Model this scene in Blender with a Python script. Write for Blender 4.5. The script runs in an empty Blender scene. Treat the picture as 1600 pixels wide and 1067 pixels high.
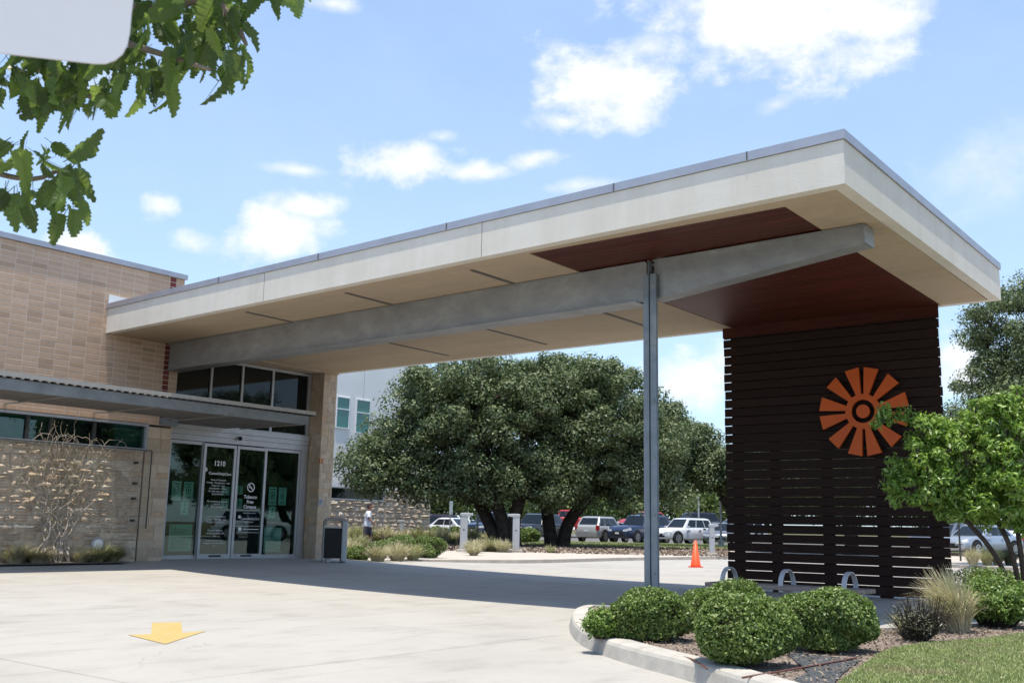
import bpy, bmesh, math, random
import numpy as np
from mathutils import Vector, Matrix

random.seed(7)
RNG = np.random.default_rng(11)
SC = bpy.context.scene
COL = SC.collection

# ------------------------------------------------------------------ camera
FPX = 1597.0
ROLL = math.atan(.0196); PITCH = math.atan(290.4 / 1597); YAW = math.radians(-37.97)
CAMZ = 1.0
_h = np.array([math.sin(YAW), math.cos(YAW), 0]); _r = np.array([math.cos(YAW), -math.sin(YAW), 0]); _u = np.array([0, 0, 1.])
_f = _h * math.cos(PITCH) + _u * math.sin(PITCH); _up = _u * math.cos(PITCH) - _h * math.sin(PITCH)
_R = _r * math.cos(ROLL) + _up * math.sin(ROLL); _U = _up * math.cos(ROLL) - _r * math.sin(ROLL)
cam_d = bpy.data.cameras.new('camera'); cam = bpy.data.objects.new('camera', cam_d); COL.objects.link(cam)
M = Matrix(((_R[0], _U[0], -_f[0], 0), (_R[1], _U[1], -_f[1], 0), (_R[2], _U[2], -_f[2], CAMZ), (0, 0, 0, 1)))
cam.matrix_world = M
cam_d.sensor_width = 36; cam_d.lens = FPX * 36 / 1600
cam_d.clip_start = .05; cam_d.clip_end = 6000
cam_d.dof.use_dof = True; cam_d.dof.focus_distance = 20; cam_d.dof.aperture_fstop = 8
SC.camera = cam

# measuring helpers: where a sight line of the camera meets a plane of the place
def _ray(x, y): return _R * (x - 800) / FPX + _U * (533.5 - y) / FPX + _f
def AZ(x, y, z=0.):
    v = _ray(x, y); t = (z - CAMZ) / v[2]; p = v * t; return (p[0], p[1], z)
def AX(x, y, X):
    v = _ray(x, y); t = X / v[0]; p = v * t; return (X, p[1], p[2] + CAMZ)
def AY(x, y, Y):
    v = _ray(x, y); t = Y / v[1]; p = v * t; return (p[0], Y, p[2] + CAMZ)
def AD(x, y, d):
    p = _ray(x, y) * d; return (p[0], p[1], p[2] + CAMZ)
def P(X, Y, Z):
    v = np.array([X, Y, Z - CAMZ]); z = v @ _f
    return 800 + FPX * (v @ _R) / z, 533.5 - FPX * (v @ _U) / z, z
def DEPTHPT(x, depth, z=0.):
    """ground point in the column x of the view at a given distance"""
    hor = 824 + .0196 * (x - 800)
    v = _ray(x, hor); v = np.array([v[0], v[1], 0]); v /= (v @ _h)
    return (v[0] * depth, v[1] * depth, z)

# ------------------------------------------------------------------ sun, sky, exposure
SUN = Vector((.08, -.14, 1)).normalized()
sl = bpy.data.lights.new('sun', 'SUN'); so = bpy.data.objects.new('sun', sl); COL.objects.link(so)
sl.energy = 5.0; sl.angle = math.radians(.53); sl.color = (1, .925, .79)
so.rotation_euler = SUN.to_track_quat('Z', 'Y').to_euler(); so.location = (0, 0, 30)
SC.view_settings.view_transform = 'Standard'; SC.view_settings.look = 'None'
SC.view_settings.gamma = 1; SC.view_settings.use_curve_mapping = False
SC.view_settings.exposure = .25

W = bpy.data.worlds.new('World'); SC.world = W; W.use_nodes = True
wn = W.node_tree; N = wn.nodes; L = wn.links; N.clear()
def wmath(op, a, b=None, c=None, clamp=False):
    n = N.new('ShaderNodeMath'); n.operation = op; n.use_clamp = clamp
    for i, v in enumerate((a, b, c)):
        if v is None: continue
        if isinstance(v, (int, float)): n.inputs[i].default_value = v
        else: L.new(v, n.inputs[i])
    return n.outputs[0]
sky = N.new('ShaderNodeTexSky'); sky.sky_type = 'NISHITA'; sky.sun_disc = False
sky.sun_elevation = math.asin(SUN.z); sky.sun_rotation = math.atan2(SUN.x, SUN.y)
sky.air_density = 1.0; sky.dust_density = .6; sky.ozone_density = 1.5; sky.altitude = 200
tc = N.new('ShaderNodeTexCoord'); sep = N.new('ShaderNodeSeparateXYZ'); L.new(tc.outputs['Generated'], sep.inputs[0])
az = wmath('ARCTAN2', sep.outputs[0], sep.outputs[1]); el = wmath('ARCSINE', sep.outputs[2])
def wnoise(scale, detail, rough, off=(0, 0, 0)):
    mp = N.new('ShaderNodeMapping'); mp.inputs['Location'].default_value = off; mp.inputs['Scale'].default_value = (1, 1, 1.5)
    L.new(tc.outputs['Generated'], mp.inputs[0])
    n = N.new('ShaderNodeTexNoise'); n.inputs['Scale'].default_value = scale; n.inputs['Detail'].default_value = detail
    n.inputs['Roughness'].default_value = rough; L.new(mp.outputs[0], n.inputs[0]); return n.outputs[0]
n1 = wnoise(9, 9, .62); n2 = wnoise(26, 7, .6, (3, 1, 2)); n3 = wnoise(3.2, 7, .6, (5, 2, 7))
wob = wmath('ADD', wmath('MULTIPLY', wmath('SUBTRACT', n1, .5), 2.2), wmath('MULTIPLY', wmath('SUBTRACT', n2, .5), 1.5))
CL = [(1215, 30, 195, 85, 1.15, -.2), (1340, 20, 110, 60, 1.1, 0), (925, 135, 115, 72, 1.15, .1), (880, 190, 60, 28, .8, 0), (985, 175, 60, 40, .9, 0), (632, 255, 85, 42, 1.1, .1),
      (745, 268, 70, 18, .8, 0), (830, 250, 50, 17, .75, .2), (425, 362, 80, 42, 1.05, .3), (478, 325, 52, 20, .9, .1), (250, 322, 32, 26, .9, 0),
      (300, 378, 45, 22, .7, 0), (120, 385, 62, 30, 1.1, 0), (1085, 590, 80, 45, 1.0, 0), (1150, 560, 60, 40, .8, 0), (1500, 580, 50, 60, .95, 0), (915, 288, 60, 13, .5, .1), (465, 265, 45, 10, .45, 0),
      (520, 6, 45, 14, .6, 0), (1010, 75, 60, 25, .5, .3), (1210, 165, 30, 14, .4, .4), (1560, 250, 150, 60, .3, .3), (120, 120, 80, 30, .4, 0), (690, 215, 25, 12, .5, 0)]
def azel(x, y):
    v = _ray(x, y); v = v / np.linalg.norm(v); return math.atan2(v[0], v[1]), math.asin(v[2])
mask = None
for (cx, cy, rx, ry, a, t) in CL:
    a0, e0 = azel(cx, cy); ce = math.cos(e0)
    da = wmath('MULTIPLY', wmath('SUBTRACT', az, a0), ce * FPX); de = wmath('MULTIPLY', wmath('SUBTRACT', el, e0), FPX)
    c, s = math.cos(t), math.sin(t)
    uu = wmath('ADD', wmath('MULTIPLY', da, c / rx), wmath('MULTIPLY', de, s / rx))
    vv = wmath('ADD', wmath('MULTIPLY', da, -s / ry), wmath('MULTIPLY', de, c / ry))
    r2 = wmath('SQRT', wmath('ADD', wmath('MULTIPLY', uu, uu), wmath('MULTIPLY', vv, vv)))
    m = wmath('MULTIPLY', wmath('SUBTRACT', wmath('ADD', 1.12, wob), r2), a)
    mask = m if mask is None else wmath('MAXIMUM', mask, m)
# clouds of the same kind over the rest of the sky
gen = wmath('MULTIPLY', wmath('SUBTRACT', n3, .62), 7)
dz = azel(800, 400)
inview = wmath('MULTIPLY', wmath('SUBTRACT', wmath('ABSOLUTE', wmath('SUBTRACT', az, dz[0])), .62), 8, clamp=True)
gen = wmath('MULTIPLY', wmath('ADD', gen, wmath('MULTIPLY', wob, .25)), inview)
mask = wmath('MAXIMUM', mask, gen)
cm = N.new('ShaderNodeMapRange'); cm.interpolation_type = 'SMOOTHSTEP'; L.new(mask, cm.inputs[0])
cm.inputs[1].default_value = -.12; cm.inputs[2].default_value = .95; cm.inputs[3].default_value = 0; cm.inputs[4].default_value = .97
# thin veil paler to the horizon
hz = N.new('ShaderNodeMapRange'); L.new(el, hz.inputs[0]); hz.inputs[1].default_value = 0; hz.inputs[2].default_value = .75; hz.inputs[3].default_value = .6; hz.inputs[4].default_value = .18
veil = wmath('ADD', hz.outputs[0], wmath('MULTIPLY', wmath('SUBTRACT', n1, .45), .25), clamp=True)
hsv = N.new('ShaderNodeVectorMath'); hsv.operation = 'MULTIPLY'; L.new(sky.outputs[0], hsv.inputs[0]); hsv.inputs[1].default_value = (1.33, 1.58, 1.75)
mixv = N.new('ShaderNodeMix'); mixv.data_type = 'RGBA'; L.new(veil, mixv.inputs[0]); L.new(hsv.outputs[0], mixv.inputs[6]); mixv.inputs[7].default_value = (5.0, 6.2, 7.8, 1)
cc = N.new('ShaderNodeMix'); cc.data_type = 'RGBA'; L.new(n2, cc.inputs[0]); cc.inputs[6].default_value = (6.0, 6.4, 6.9, 1); cc.inputs[7].default_value = (8.8, 8.7, 8.5, 1)
mixc = N.new('ShaderNodeMix'); mixc.data_type = 'RGBA'; L.new(cm.outputs[0], mixc.inputs[0]); L.new(mixv.outputs[2], mixc.inputs[6]); L.new(cc.outputs[2], mixc.inputs[7])
bg = N.new('ShaderNodeBackground'); bg.inputs[1].default_value = .122; L.new(mixc.outputs[2], bg.inputs[0])
wo = N.new('ShaderNodeOutputWorld'); L.new(bg.outputs[0], wo.inputs[0])

# ------------------------------------------------------------------ materials
class Mt:
    """small wrapper to write node materials briefly"""
    def __init__(s, name, color=(.5, .5, .5), rough=.6, metal=0, spec=.5):
        s.m = bpy.data.materials.new(name); s.m.use_nodes = True; s.t = s.m.node_tree; s.n = s.t.nodes
        s.b = s.n['Principled BSDF']; s.b.inputs['Base Color'].default_value = (*color, 1); s.b.inputs['Roughness'].default_value = rough
        s.b.inputs['Metallic'].default_value = metal; s.b.inputs['Specular IOR Level'].default_value = spec
        s.out = s.n['Material Output']; s.g = s.n.new('ShaderNodeTexCoord'); s.geo = s.n.new('ShaderNodeNewGeometry')
    def lk(s, a, b): s.t.links.new(a, b); return s
    def noise(s, scale=5, detail=5, rough=.55, stretch=(1, 1, 1), world=True):
        mp = s.n.new('ShaderNodeMapping'); mp.inputs['Scale'].default_value = stretch
        s.lk(s.geo.outputs['Position'] if world else s.g.outputs['Object'], mp.inputs[0])
        n = s.n.new('ShaderNodeTexNoise'); n.inputs['Scale'].default_value = scale; n.inputs['Detail'].default_value = detail; n.inputs['Roughness'].default_value = rough
        s.lk(mp.outputs[0], n.inputs[0]); return n.outputs[0]
    def ramp(s, fac, stops):
        r = s.n.new('ShaderNodeValToRGB'); s.lk(fac, r.inputs[0]); e = r.color_ramp.elements
        while len(e) < len(stops): e.new(.5)
        for i, (p, c) in enumerate(stops): e[i].position = p; e[i].color = (*c, 1) if len(c) == 3 else c
        return r.outputs[0]
    def mix(s, fac, a, b, mode='MIX'):
        m = s.n.new('ShaderNodeMix'); m.data_type = 'RGBA'; m.blend_type = mode
        for k, v in ((0, fac), (6, a), (7, b)):
            if isinstance(v, (int, float)): m.inputs[k].default_value = v
            elif isinstance(v, tuple): m.inputs[k].default_value = (*v, 1)
            else: s.lk(v, m.inputs[k])
        return m.outputs[2]
    def maprange(s, v, a, b, c, d):
        r = s.n.new('ShaderNodeMapRange'); s.lk(v, r.inputs[0])
        for i, x in enumerate((a, b, c, d)): r.inputs[i + 1].default_value = x
        return r.outputs[0]
    def color(s, sock): s.lk(sock, s.b.inputs['Base Color']); return s
    def rough(s, sock): s.lk(sock, s.b.inputs['Roughness']); return s
    def bump(s, sock, strength=.4, dist=.02):
        b = s.n.new('ShaderNodeBump'); b.inputs['Strength'].default_value = strength; b.inputs['Distance'].default_value = dist
        s.lk(sock, b.inputs['Height']); s.lk(b.outputs[0], s.b.inputs['Normal']); return s
    def island(s): return s.geo.outputs['Random Per Island']
    def objrand(s):
        o = s.n.new('ShaderNodeObjectInfo'); return o.outputs['Random']

def simple(name, c, rough=.6, metal=0, var=.15, scale=6, bump=.1, spec=.5):
    m = Mt(name, c, rough, metal, spec); n = m.noise(scale, 6)
    lo = tuple(x * (1 - var) for x in c); hi = tuple(min(1, x * (1 + var)) for x in c)
    m.color(m.ramp(n, [(.3, lo), (.7, hi)]))
    if bump: m.bump(m.noise(scale * 6, 4), bump, .01)
    return m.m
def by_piece(name, stops, rough=.8, bump=.5, bscale=30, amt=.25, isl=False, spec=.3, metal=0):
    m = Mt(name, rough=rough, spec=spec, metal=metal); r = m.island() if isl else m.objrand()
    base = m.ramp(r, stops); n = m.noise(9, 7, .65)
    m.color(m.mix(1.0, base, m.ramp(n, [(.3, (1 - amt,) * 3), (.7, (1.0,) * 3)]), 'MULTIPLY'))
    if bump: m.bump(m.noise(bscale, 6, .7), bump, .015)
    return m.m

MT = {}
def mk_concrete():
    m = Mt('driveway_concrete', rough=.85, spec=.2)
    a = m.noise(.35, 6, .6); b = m.noise(3.2, 8, .65, (1, .35, 1)); c = m.noise(60, 4, .7)
    base = m.ramp(a, [(.3, (.35, .33, .30)), (.55, (.415, .395, .365)), (.75, (.375, .348, .315))])
    base = m.mix(.55, base, m.ramp(b, [(.25, (.62, .60, .58)), (.5, (1, 1, 1)), (.8, (1.0, .98, .95))]), 'MULTIPLY')
    base = m.mix(.5, base, m.ramp(c, [(.3, (.82, .82, .82)), (.6, (1, 1, 1))]), 'MULTIPLY')
    v = m.n.new('ShaderNodeTexVoronoi'); v.feature = 'DISTANCE_TO_EDGE'; v.inputs['Scale'].default_value = .33; mp = m.n.new('ShaderNodeMapping')
    dn = m.n.new('ShaderNodeTexNoise'); dn.inputs['Scale'].default_value = 1.6; dn.inputs['Detail'].default_value = 6; m.lk(m.geo.outputs['Position'], dn.inputs[0])
    vm = m.n.new('ShaderNodeVectorMath'); vm.operation = 'MULTIPLY_ADD'; m.lk(dn.outputs['Color'], vm.inputs[0]); vm.inputs[1].default_value = (.9, .9, .9); m.lk(m.geo.outputs['Position'], vm.inputs[2]); m.lk(vm.outputs[0], v.inputs['Vector'])
    crack = m.ramp(v.outputs['Distance'], [(0, (.72, .70, .68)), (.0022, (1, 1, 1))])
    base = m.mix(m.maprange(a, .5, .62, 0, .75), base, m.mix(1.0, base, crack, 'MULTIPLY'))
    m.color(base); m.bump(c, .25, .004); return m.m
MT['concrete'] = mk_concrete()
MT['kerb'] = simple('kerb_concrete', (.44, .415, .375), .9, var=.18, scale=4, bump=.3, spec=.2)
MT['walk'] = simple('sidewalk_concrete', (.46, .41, .355), .9, var=.12, scale=3, bump=.2, spec=.2)
MT['asphalt'] = simple('asphalt', (.13, .125, .12), .9, var=.2, scale=3, bump=.4)
MT['mortar'] = simple('mortar', (.44, .39, .33), .9, var=.12, bump=.2)
MT['tilemortar'] = simple('pale_mortar', (.70, .60, .50), .9, var=.1, bump=.2)
def mk_ground():
    m = Mt('dry_ground', rough=.95, spec=.1); n = m.noise(.5, 7, .65); c = m.noise(30, 5, .7)
    m.color(m.mix(.6, m.ramp(n, [(.35, (.10, .11, .05)), (.6, (.17, .15, .09))]), m.ramp(c, [(.3, (.5, .5, .5)), (.7, (1, 1, 1))]), 'MULTIPLY')); m.bump(c, .6, .03); return m.m
MT['ground'] = mk_ground()
def mk_mulch():
    m = Mt('mulch', rough=.95, spec=.1); c = m.noise(22, 8, .75); d = m.noise(2.2, 5)
    m.color(m.mix(.4, m.ramp(c, [(.3, (.15, .115, .095)), (.5, (.29, .235, .20)), (.7, (.44, .37, .32))]), m.ramp(d, [(.3, (.7, .66, .62)), (.7, (1, 1, 1))]), 'MULTIPLY')); m.bump(c, .9, .03); return m.m
MT['mulch'] = mk_mulch()
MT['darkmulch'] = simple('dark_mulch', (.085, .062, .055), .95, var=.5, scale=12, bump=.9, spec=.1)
MT['chip'] = by_piece('wood_chips', [(0, (.10, .07, .055)), (.5, (.25, .19, .145)), (1, (.44, .36, .28))], isl=True, bump=0)
MT['turf'] = simple('turf_soil', (.12, .14, .06), .95, var=.35, scale=8, bump=.5, spec=.1)
MT['tile'] = by_piece('terracotta_tile', [(0, (.47, .315, .215)), (.15, (.56, .385, .265)), (.6, (.62, .43, .30)), (.9, (.57, .385, .26)), (1, (.65, .46, .33))], rough=.75, bump=.2, bscale=60, amt=.12)
MT['redtile'] = by_piece('oxblood_tile', [(0, (.16, .03, .025)), (1, (.21, .045, .035))], rough=.55, bump=.1, amt=.1)
MT['stone'] = by_piece('limestone_rubble', [(0, (.50, .39, .28)), (.25, (.60, .48, .36)), (.6, (.68, .57, .45)), (.85, (.58, .44, .31)), (1, (.74, .66, .55))], bump=1, bscale=22, amt=.35)
MT['ashlar'] = by_piece('limestone_blocks', [(0, (.48, .38, .28)), (.3, (.55, .44, .33)), (.6, (.62, .51, .39)), (.86, (.56, .43, .30)), (.94, (.56, .38, .23)), (1, (.68, .58, .46))], bump=.7, bscale=28, amt=.22)
MT['ochrestone'] = simple('ochre_stone', (.42, .17, .06), .85, bump=.6)
def mk_stucco():
    m = Mt('cream_stucco', rough=.9, spec=.2); n = m.noise(1.1, 5, .6, (1, 1, 2.5)); b = m.noise(120, 3, .6); s = m.noise(1.7, 6, .7, (1.2, 1.2, .12))
    base = m.ramp(n, [(.3, (.71, .66, .58)), (.7, (.77, .72, .64))])
    m.color(m.mix(.5, base, m.ramp(s, [(.35, (.84, .82, .79)), (.6, (1, 1, 1))]), 'MULTIPLY')); m.bump(b, .5, .008); return m.m
MT['stucco'] = mk_stucco()
def mk_soffit():
    m = Mt('soffit_board', rough=.85, spec=.2); n = m.noise(1.4, 6, .62, (.3, 1, 1)); b = m.noise(7, 6, .6)
    base = m.ramp(n, [(.3, (.44, .345, .24)), (.7, (.53, .42, .30))])
    m.color(m.mix(.5, base, m.ramp(b, [(.3, (.86, .84, .8)), (.65, (1, 1, 1))]), 'MULTIPLY')); m.bump(m.noise(40, 4), .15, .005); return m.m
MT['soffit'] = mk_soffit()
def mk_galv(name, c1, c2, rough=.5, metal=.55):
    m = Mt(name, rough=rough, metal=metal); n = m.noise(2.2, 8, .68, (1, 1, 1.6)); s = m.noise(14, 6, .7); w = m.noise(1.0, 5, .6)
    base = m.ramp(n, [(.28, c1), (.52, c2), (.75, tuple(x * 1.25 for x in c2))])
    base = m.mix(.45, base, m.ramp(s, [(.3, (.7, .7, .7)), (.7, (1, 1, 1))]), 'MULTIPLY')
    m.color(m.mix(m.maprange(w, .62, .75, 0, .5), base, (.42, .42, .40))); m.rough(m.maprange(s, .3, .7, rough - .1, rough + .2)); m.bump(s, .12, .004); return m.m
MT['galv'] = mk_galv('galvanised_steel', (.27, .275, .278), (.35, .355, .35))
MT['bluegalv'] = mk_galv('blue_grey_steel', (.17, .20, .225), (.23, .265, .295), .5, .45)
MT['cap'] = simple('metal_flashing', (.42, .42, .46), .45, .5, var=.08, scale=3, bump=.03)
MT['alu'] = simple('brushed_aluminium', (.44, .445, .46), .45, .35, var=.07, scale=4, bump=.03)
MT['framegrey'] = simple('grey_window_frame', (.33, .35, .39), .5, .2, var=.06, bump=.02)
MT['darkmetal'] = simple('dark_metal', (.05, .05, .05), .5, .3, bump=0)
MT['black'] = simple('black_plastic', (.010, .010, .011), .75, bump=0)
MT['white'] = simple('white_paint', (.8, .8, .8), .5, var=.04, bump=0)
MT['awngalv'] = mk_galv('awning_steel', (.15, .16, .165), (.22, .235, .24), .55, .3)
MT['pan'] = simple('awning_underside', (.14, .13, .12), .8, bump=0)
MT['trim'] = simple('awning_trim', (.37, .355, .33), .6, .1, var=.06, bump=0)
MT['jointline'] = simple('sawn_joint_fill', (.22, .21, .19), .9, bump=0)
MT['joint'] = simple('joint_strip', (.12, .11, .10), .8, bump=0)
MT['deck'] = simple('awning_deck', (.27, .26, .24), .6, .2, var=.1, scale=2, bump=.05)
def mk_wood(name, c1, c2, rough, grain=(1, 18, 18)):
    m = Mt(name, rough=rough, spec=.22); n = m.noise(3, 8, .65, grain); o = m.objrand()
    base = m.ramp(n, [(.3, c1), (.7, c2)])
    m.color(m.mix(.6, base, m.ramp(o, [(0, (.62, .6, .6)), (1, (1.1, 1.05, 1.05))]), 'MULTIPLY')); m.bump(n, .25, .004); return m.m
MT['slat'] = mk_wood('dark_stained_slat', (.016, .008, .006), (.040, .020, .015), .7, (1.2, 14, 20))
MT['redwood'] = mk_wood('red_stained_cedar', (.050, .012, .007), (.125, .030, .017), .5, (.6, 16, 16))
MT['benchwood'] = mk_wood('weathered_bench_board', (.22, .18, .15), (.36, .30, .26), .7, (2, 20, 20))
MT['orange'] = simple('orange_metal', (.64, .10, .004), .5, .05, var=.06, scale=3, bump=.02)
MT['yellow'] = None
def mk_paint():
    m = Mt('yellow_road_paint', rough=.8, spec=.2); n = m.noise(25, 6, .7); w = m.noise(5, 5)
    m.color(m.mix(m.maprange(n, .45, .75, .05, .85), m.ramp(w, [(.3, (.46, .315, .09)), (.7, (.50, .355, .13))]), (.40, .35, .25))); return m.m
MT['yellow'] = mk_paint()
MT['cone'] = simple('cone_orange', (.85, .09, .02), .5, var=.08, bump=0)
MT['bark'] = simple('oak_bark', (.055, .045, .038), .95, var=.45, scale=5, bump=1, spec=.1)
MT['palebark'] = simple('pale_bark', (.22, .18, .14), .95, var=.4, scale=9, bump=.8, spec=.1)
MT['hose'] = simple('brown_hose', (.13, .05, .035), .5, bump=0)
MT['fabricsheet'] = simple('weed_fabric', (.055, .06, .065), .8, var=.3, scale=6, bump=.3)

def mk_leaf(name, stops, trans=.3, rough=.42, spec=.5, isl=True, tcol=(.22, .34, .05)):
    m = Mt(name, rough=rough, spec=spec)
    col = m.ramp(m.island() if isl else m.objrand(), stops); m.color(col)
    tr = m.n.new('ShaderNodeBsdfTranslucent'); mx = m.n.new('ShaderNodeMixShader'); mx.inputs[0].default_value = trans
    m.lk(m.mix(.5, col, tcol), tr.inputs[0]); m.lk(m.b.outputs[0], mx.inputs[1]); m.lk(tr.outputs[0], mx.inputs[2]); m.lk(mx.outputs[0], m.out.inputs[0]); return m.m
MT['liveoak'] = mk_leaf('live_oak_leaves', [(0, (.06, .088, .036)), (.4, (.11, .15, .06)), (.75, (.16, .20, .09)), (1, (.28, .31, .19))], .22, .5, .3, tcol=(.18, .26, .08))
MT['faroak'] = mk_leaf('distant_leaves', [(0, (.07, .10, .03)), (.5, (.12, .17, .05)), (1, (.19, .25, .07))], .3)
MT['brightleaf'] = mk_leaf('bright_green_leaves', [(0, (.09, .17, .025)), (.4, (.20, .34, .05)), (.8, (.31, .47, .09)), (1, (.46, .58, .24))], .34, .38, .45)
MT['box'] = mk_leaf('clipped_shrub_leaves', [(0, (.05, .085, .02)), (.4, (.11, .175, .038)), (.8, (.22, .31, .07)), (1, (.42, .48, .22))], .25, .45, .4)
MT['lightshrub'] = mk_leaf('light_shrub_leaves', [(0, (.11, .19, .035)), (.5, (.17, .28, .05)), (1, (.27, .37, .10))], .3, .45)
MT['darkherb'] = mk_leaf('dry_dark_leaves', [(0, (.05, .055, .03)), (.5, (.10, .095, .06)), (1, (.17, .16, .11))], .15, .6)
MT['oakleaf'] = mk_leaf('toothed_oak_leaves', [(0, (.03, .05, .018)), (.5, (.055, .095, .03)), (.8, (.10, .16, .04)), (1, (.26, .36, .08))], .48, .4, .5, False, (.34, .48, .08))
MT['blade'] = mk_leaf('feathergrass', [(0, (.30, .26, .13)), (.4, (.42, .37, .21)), (.75, (.34, .38, .17)), (1, (.56, .50, .33))], .25, .6)
MT['tuft'] = mk_leaf('straw_grass', [(0, (.42, .33, .20)), (.5, (.60, .52, .36)), (1, (.56, .56, .38))], .25, .6)
def mk_lawn():
    m = Mt('lawn_grass', rough=.6); n = m.noise(2.2, 5, .6); n2 = m.noise(9, 4)
    a = m.ramp(m.island(), [(0, (.20, .25, .07)), (.5, (.33, .40, .13)), (.85, (.44, .50, .21)), (1, (.62, .58, .36))])
    b = m.mix(m.maprange(n, .5, .66, 0, .75), a, (.40, .33, .19)); m.color(m.mix(.35, b, m.ramp(n2, [(.3, (.6, .6, .6)), (.7, (1, 1, 1))]), 'MULTIPLY'))
    tr = m.n.new('ShaderNodeBsdfTranslucent'); mx = m.n.new('ShaderNodeMixShader'); mx.inputs[0].default_value = .25; m.lk(b, tr.inputs[0]); m.lk(m.b.outputs[0], mx.inputs[1]); m.lk(tr.outputs[0], mx.inputs[2]); m.lk(mx.outputs[0], m.out.inputs[0]); return m.m
MT['lawn'] = mk_lawn()
MT['drytwig'] = simple('dry_vine', (.46, .40, .34), .9, var=.35, scale=20, bump=.4)
MT['vineleaf'] = mk_leaf('dry_vine_leaves', [(0, (.16, .13, .05)), (.5, (.25, .20, .10)), (1, (.20, .22, .08))], .2, .7)

def mk_glass(name, tint, refl=.09, rough=.01):
    m = bpy.data.materials.new(name); m.use_nodes = True; t = m.node_tree; n = t.nodes; n.clear()
    tr = n.new('ShaderNodeBsdfTransparent'); tr.inputs[0].default_value = (*tint, 1)
    gl = n.new('ShaderNodeBsdfGlossy'); gl.inputs['Roughness'].default_value = rough; gl.inputs['Color'].default_value = (.85, .95, .95, 1)
    lw = n.new('ShaderNodeLayerWeight'); lw.inputs[0].default_value = .12; mr = n.new('ShaderNodeMapRange'); t.links.new(lw.outputs['Fresnel'], mr.inputs[0]); mr.inputs[3].default_value = refl; mr.inputs[4].default_value = 1
    mx = n.new('ShaderNodeMixShader'); t.links.new(mr.outputs[0], mx.inputs[0]); t.links.new(tr.outputs[0], mx.inputs[1]); t.links.new(gl.outputs[0], mx.inputs[2])
    o = n.new('ShaderNodeOutputMaterial'); t.links.new(mx.outputs[0], o.inputs[0]); return m
MT['glass'] = mk_glass('tinted_glass', (.62, .77, .72), .05)
MT['darkglass'] = Mt('dark_window_glass', (.006, .010, .010), .02, spec=.35).m
MT['tealglass'] = Mt('teal_window_glass', (.03, .19, .17), .06, spec=.6).m
MT['carglass'] = Mt('car_glass', (.010, .013, .016), .05, spec=.45).m
MT['interior'] = simple('dim_interior', (.05, .055, .05), .9, bump=0)
MT['blind'] = simple('window_blind', (.09, .21, .17), .7, bump=0)
MT['paper'] = simple('poster_paper', (.42, .56, .52), .7, var=.03, bump=0)
MT['ink'] = simple('black_ink', (.02, .03, .03), .7, bump=0)
MT['greyink'] = simple('grey_ink', (.22, .30, .28), .7, bump=0)
MT['letter'] = simple('white_vinyl', (.8, .8, .8), .6, var=.02, bump=0)
MT['signblue'] = simple('sign_blue', (.03, .12, .42), .5, bump=0)
MT['signback'] = simple('sign_back_aluminium', (.60, .59, .60), .5, .1, var=.04, scale=3, bump=0)
MT['silverpaint'] = simple('silver_grey_paint', (.42, .43, .45), .5, .1, var=.05, bump=0)
MT['binside'] = simple('bin_grey', (.36, .38, .40), .45, .2, var=.06, bump=0)
MT['tyre'] = simple('tyre_rubber', (.015, .015, .015), .85, bump=0)
MT['rim'] = simple('wheel_rim', (.45, .45, .46), .35, .7, bump=0)
MT['lamp_lens'] = Mt('headlight_lens', (.62, .64, .66), .1, spec=.9).m
MT['taillens'] = Mt('tail_lens', (.35, .01, .01), .2, spec=.7).m
MT['plate'] = simple('plate_white', (.65, .66, .68), .5, bump=0)
MT['bldwhite'] = simple('white_render_wall', (.80, .77, .74), .85, var=.05, scale=.4, bump=.05)
MT['skin'] = simple('skin', (.30, .15, .10), .6, var=.08, bump=0)
MT['hair'] = simple('dark_hair', (.035, .022, .018), .8, bump=0)
def mk_shirt():
    m = Mt('printed_tshirt', rough=.9, spec=.1); n = m.noise(22, 3, .6, world=False)
    m.color(m.ramp(n, [(.50, (.74, .74, .77)), (.60, (.40, .42, .47))])); return m.m
MT['shirt'] = mk_shirt()
MT['shorts'] = simple('dark_shorts', (.045, .045, .055), .9, bump=.1)
def carpaint(name, c, metal=.3):
    m = Mt(name, c, .28, metal, .6); m.b.inputs['Coat Weight'].default_value = .6; m.b.inputs['Coat Roughness'].default_value = .06
    n = m.noise(3, 4); m.color(m.ramp(n, [(.3, tuple(x * .92 for x in c)), (.7, c)])); return m.m

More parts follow.
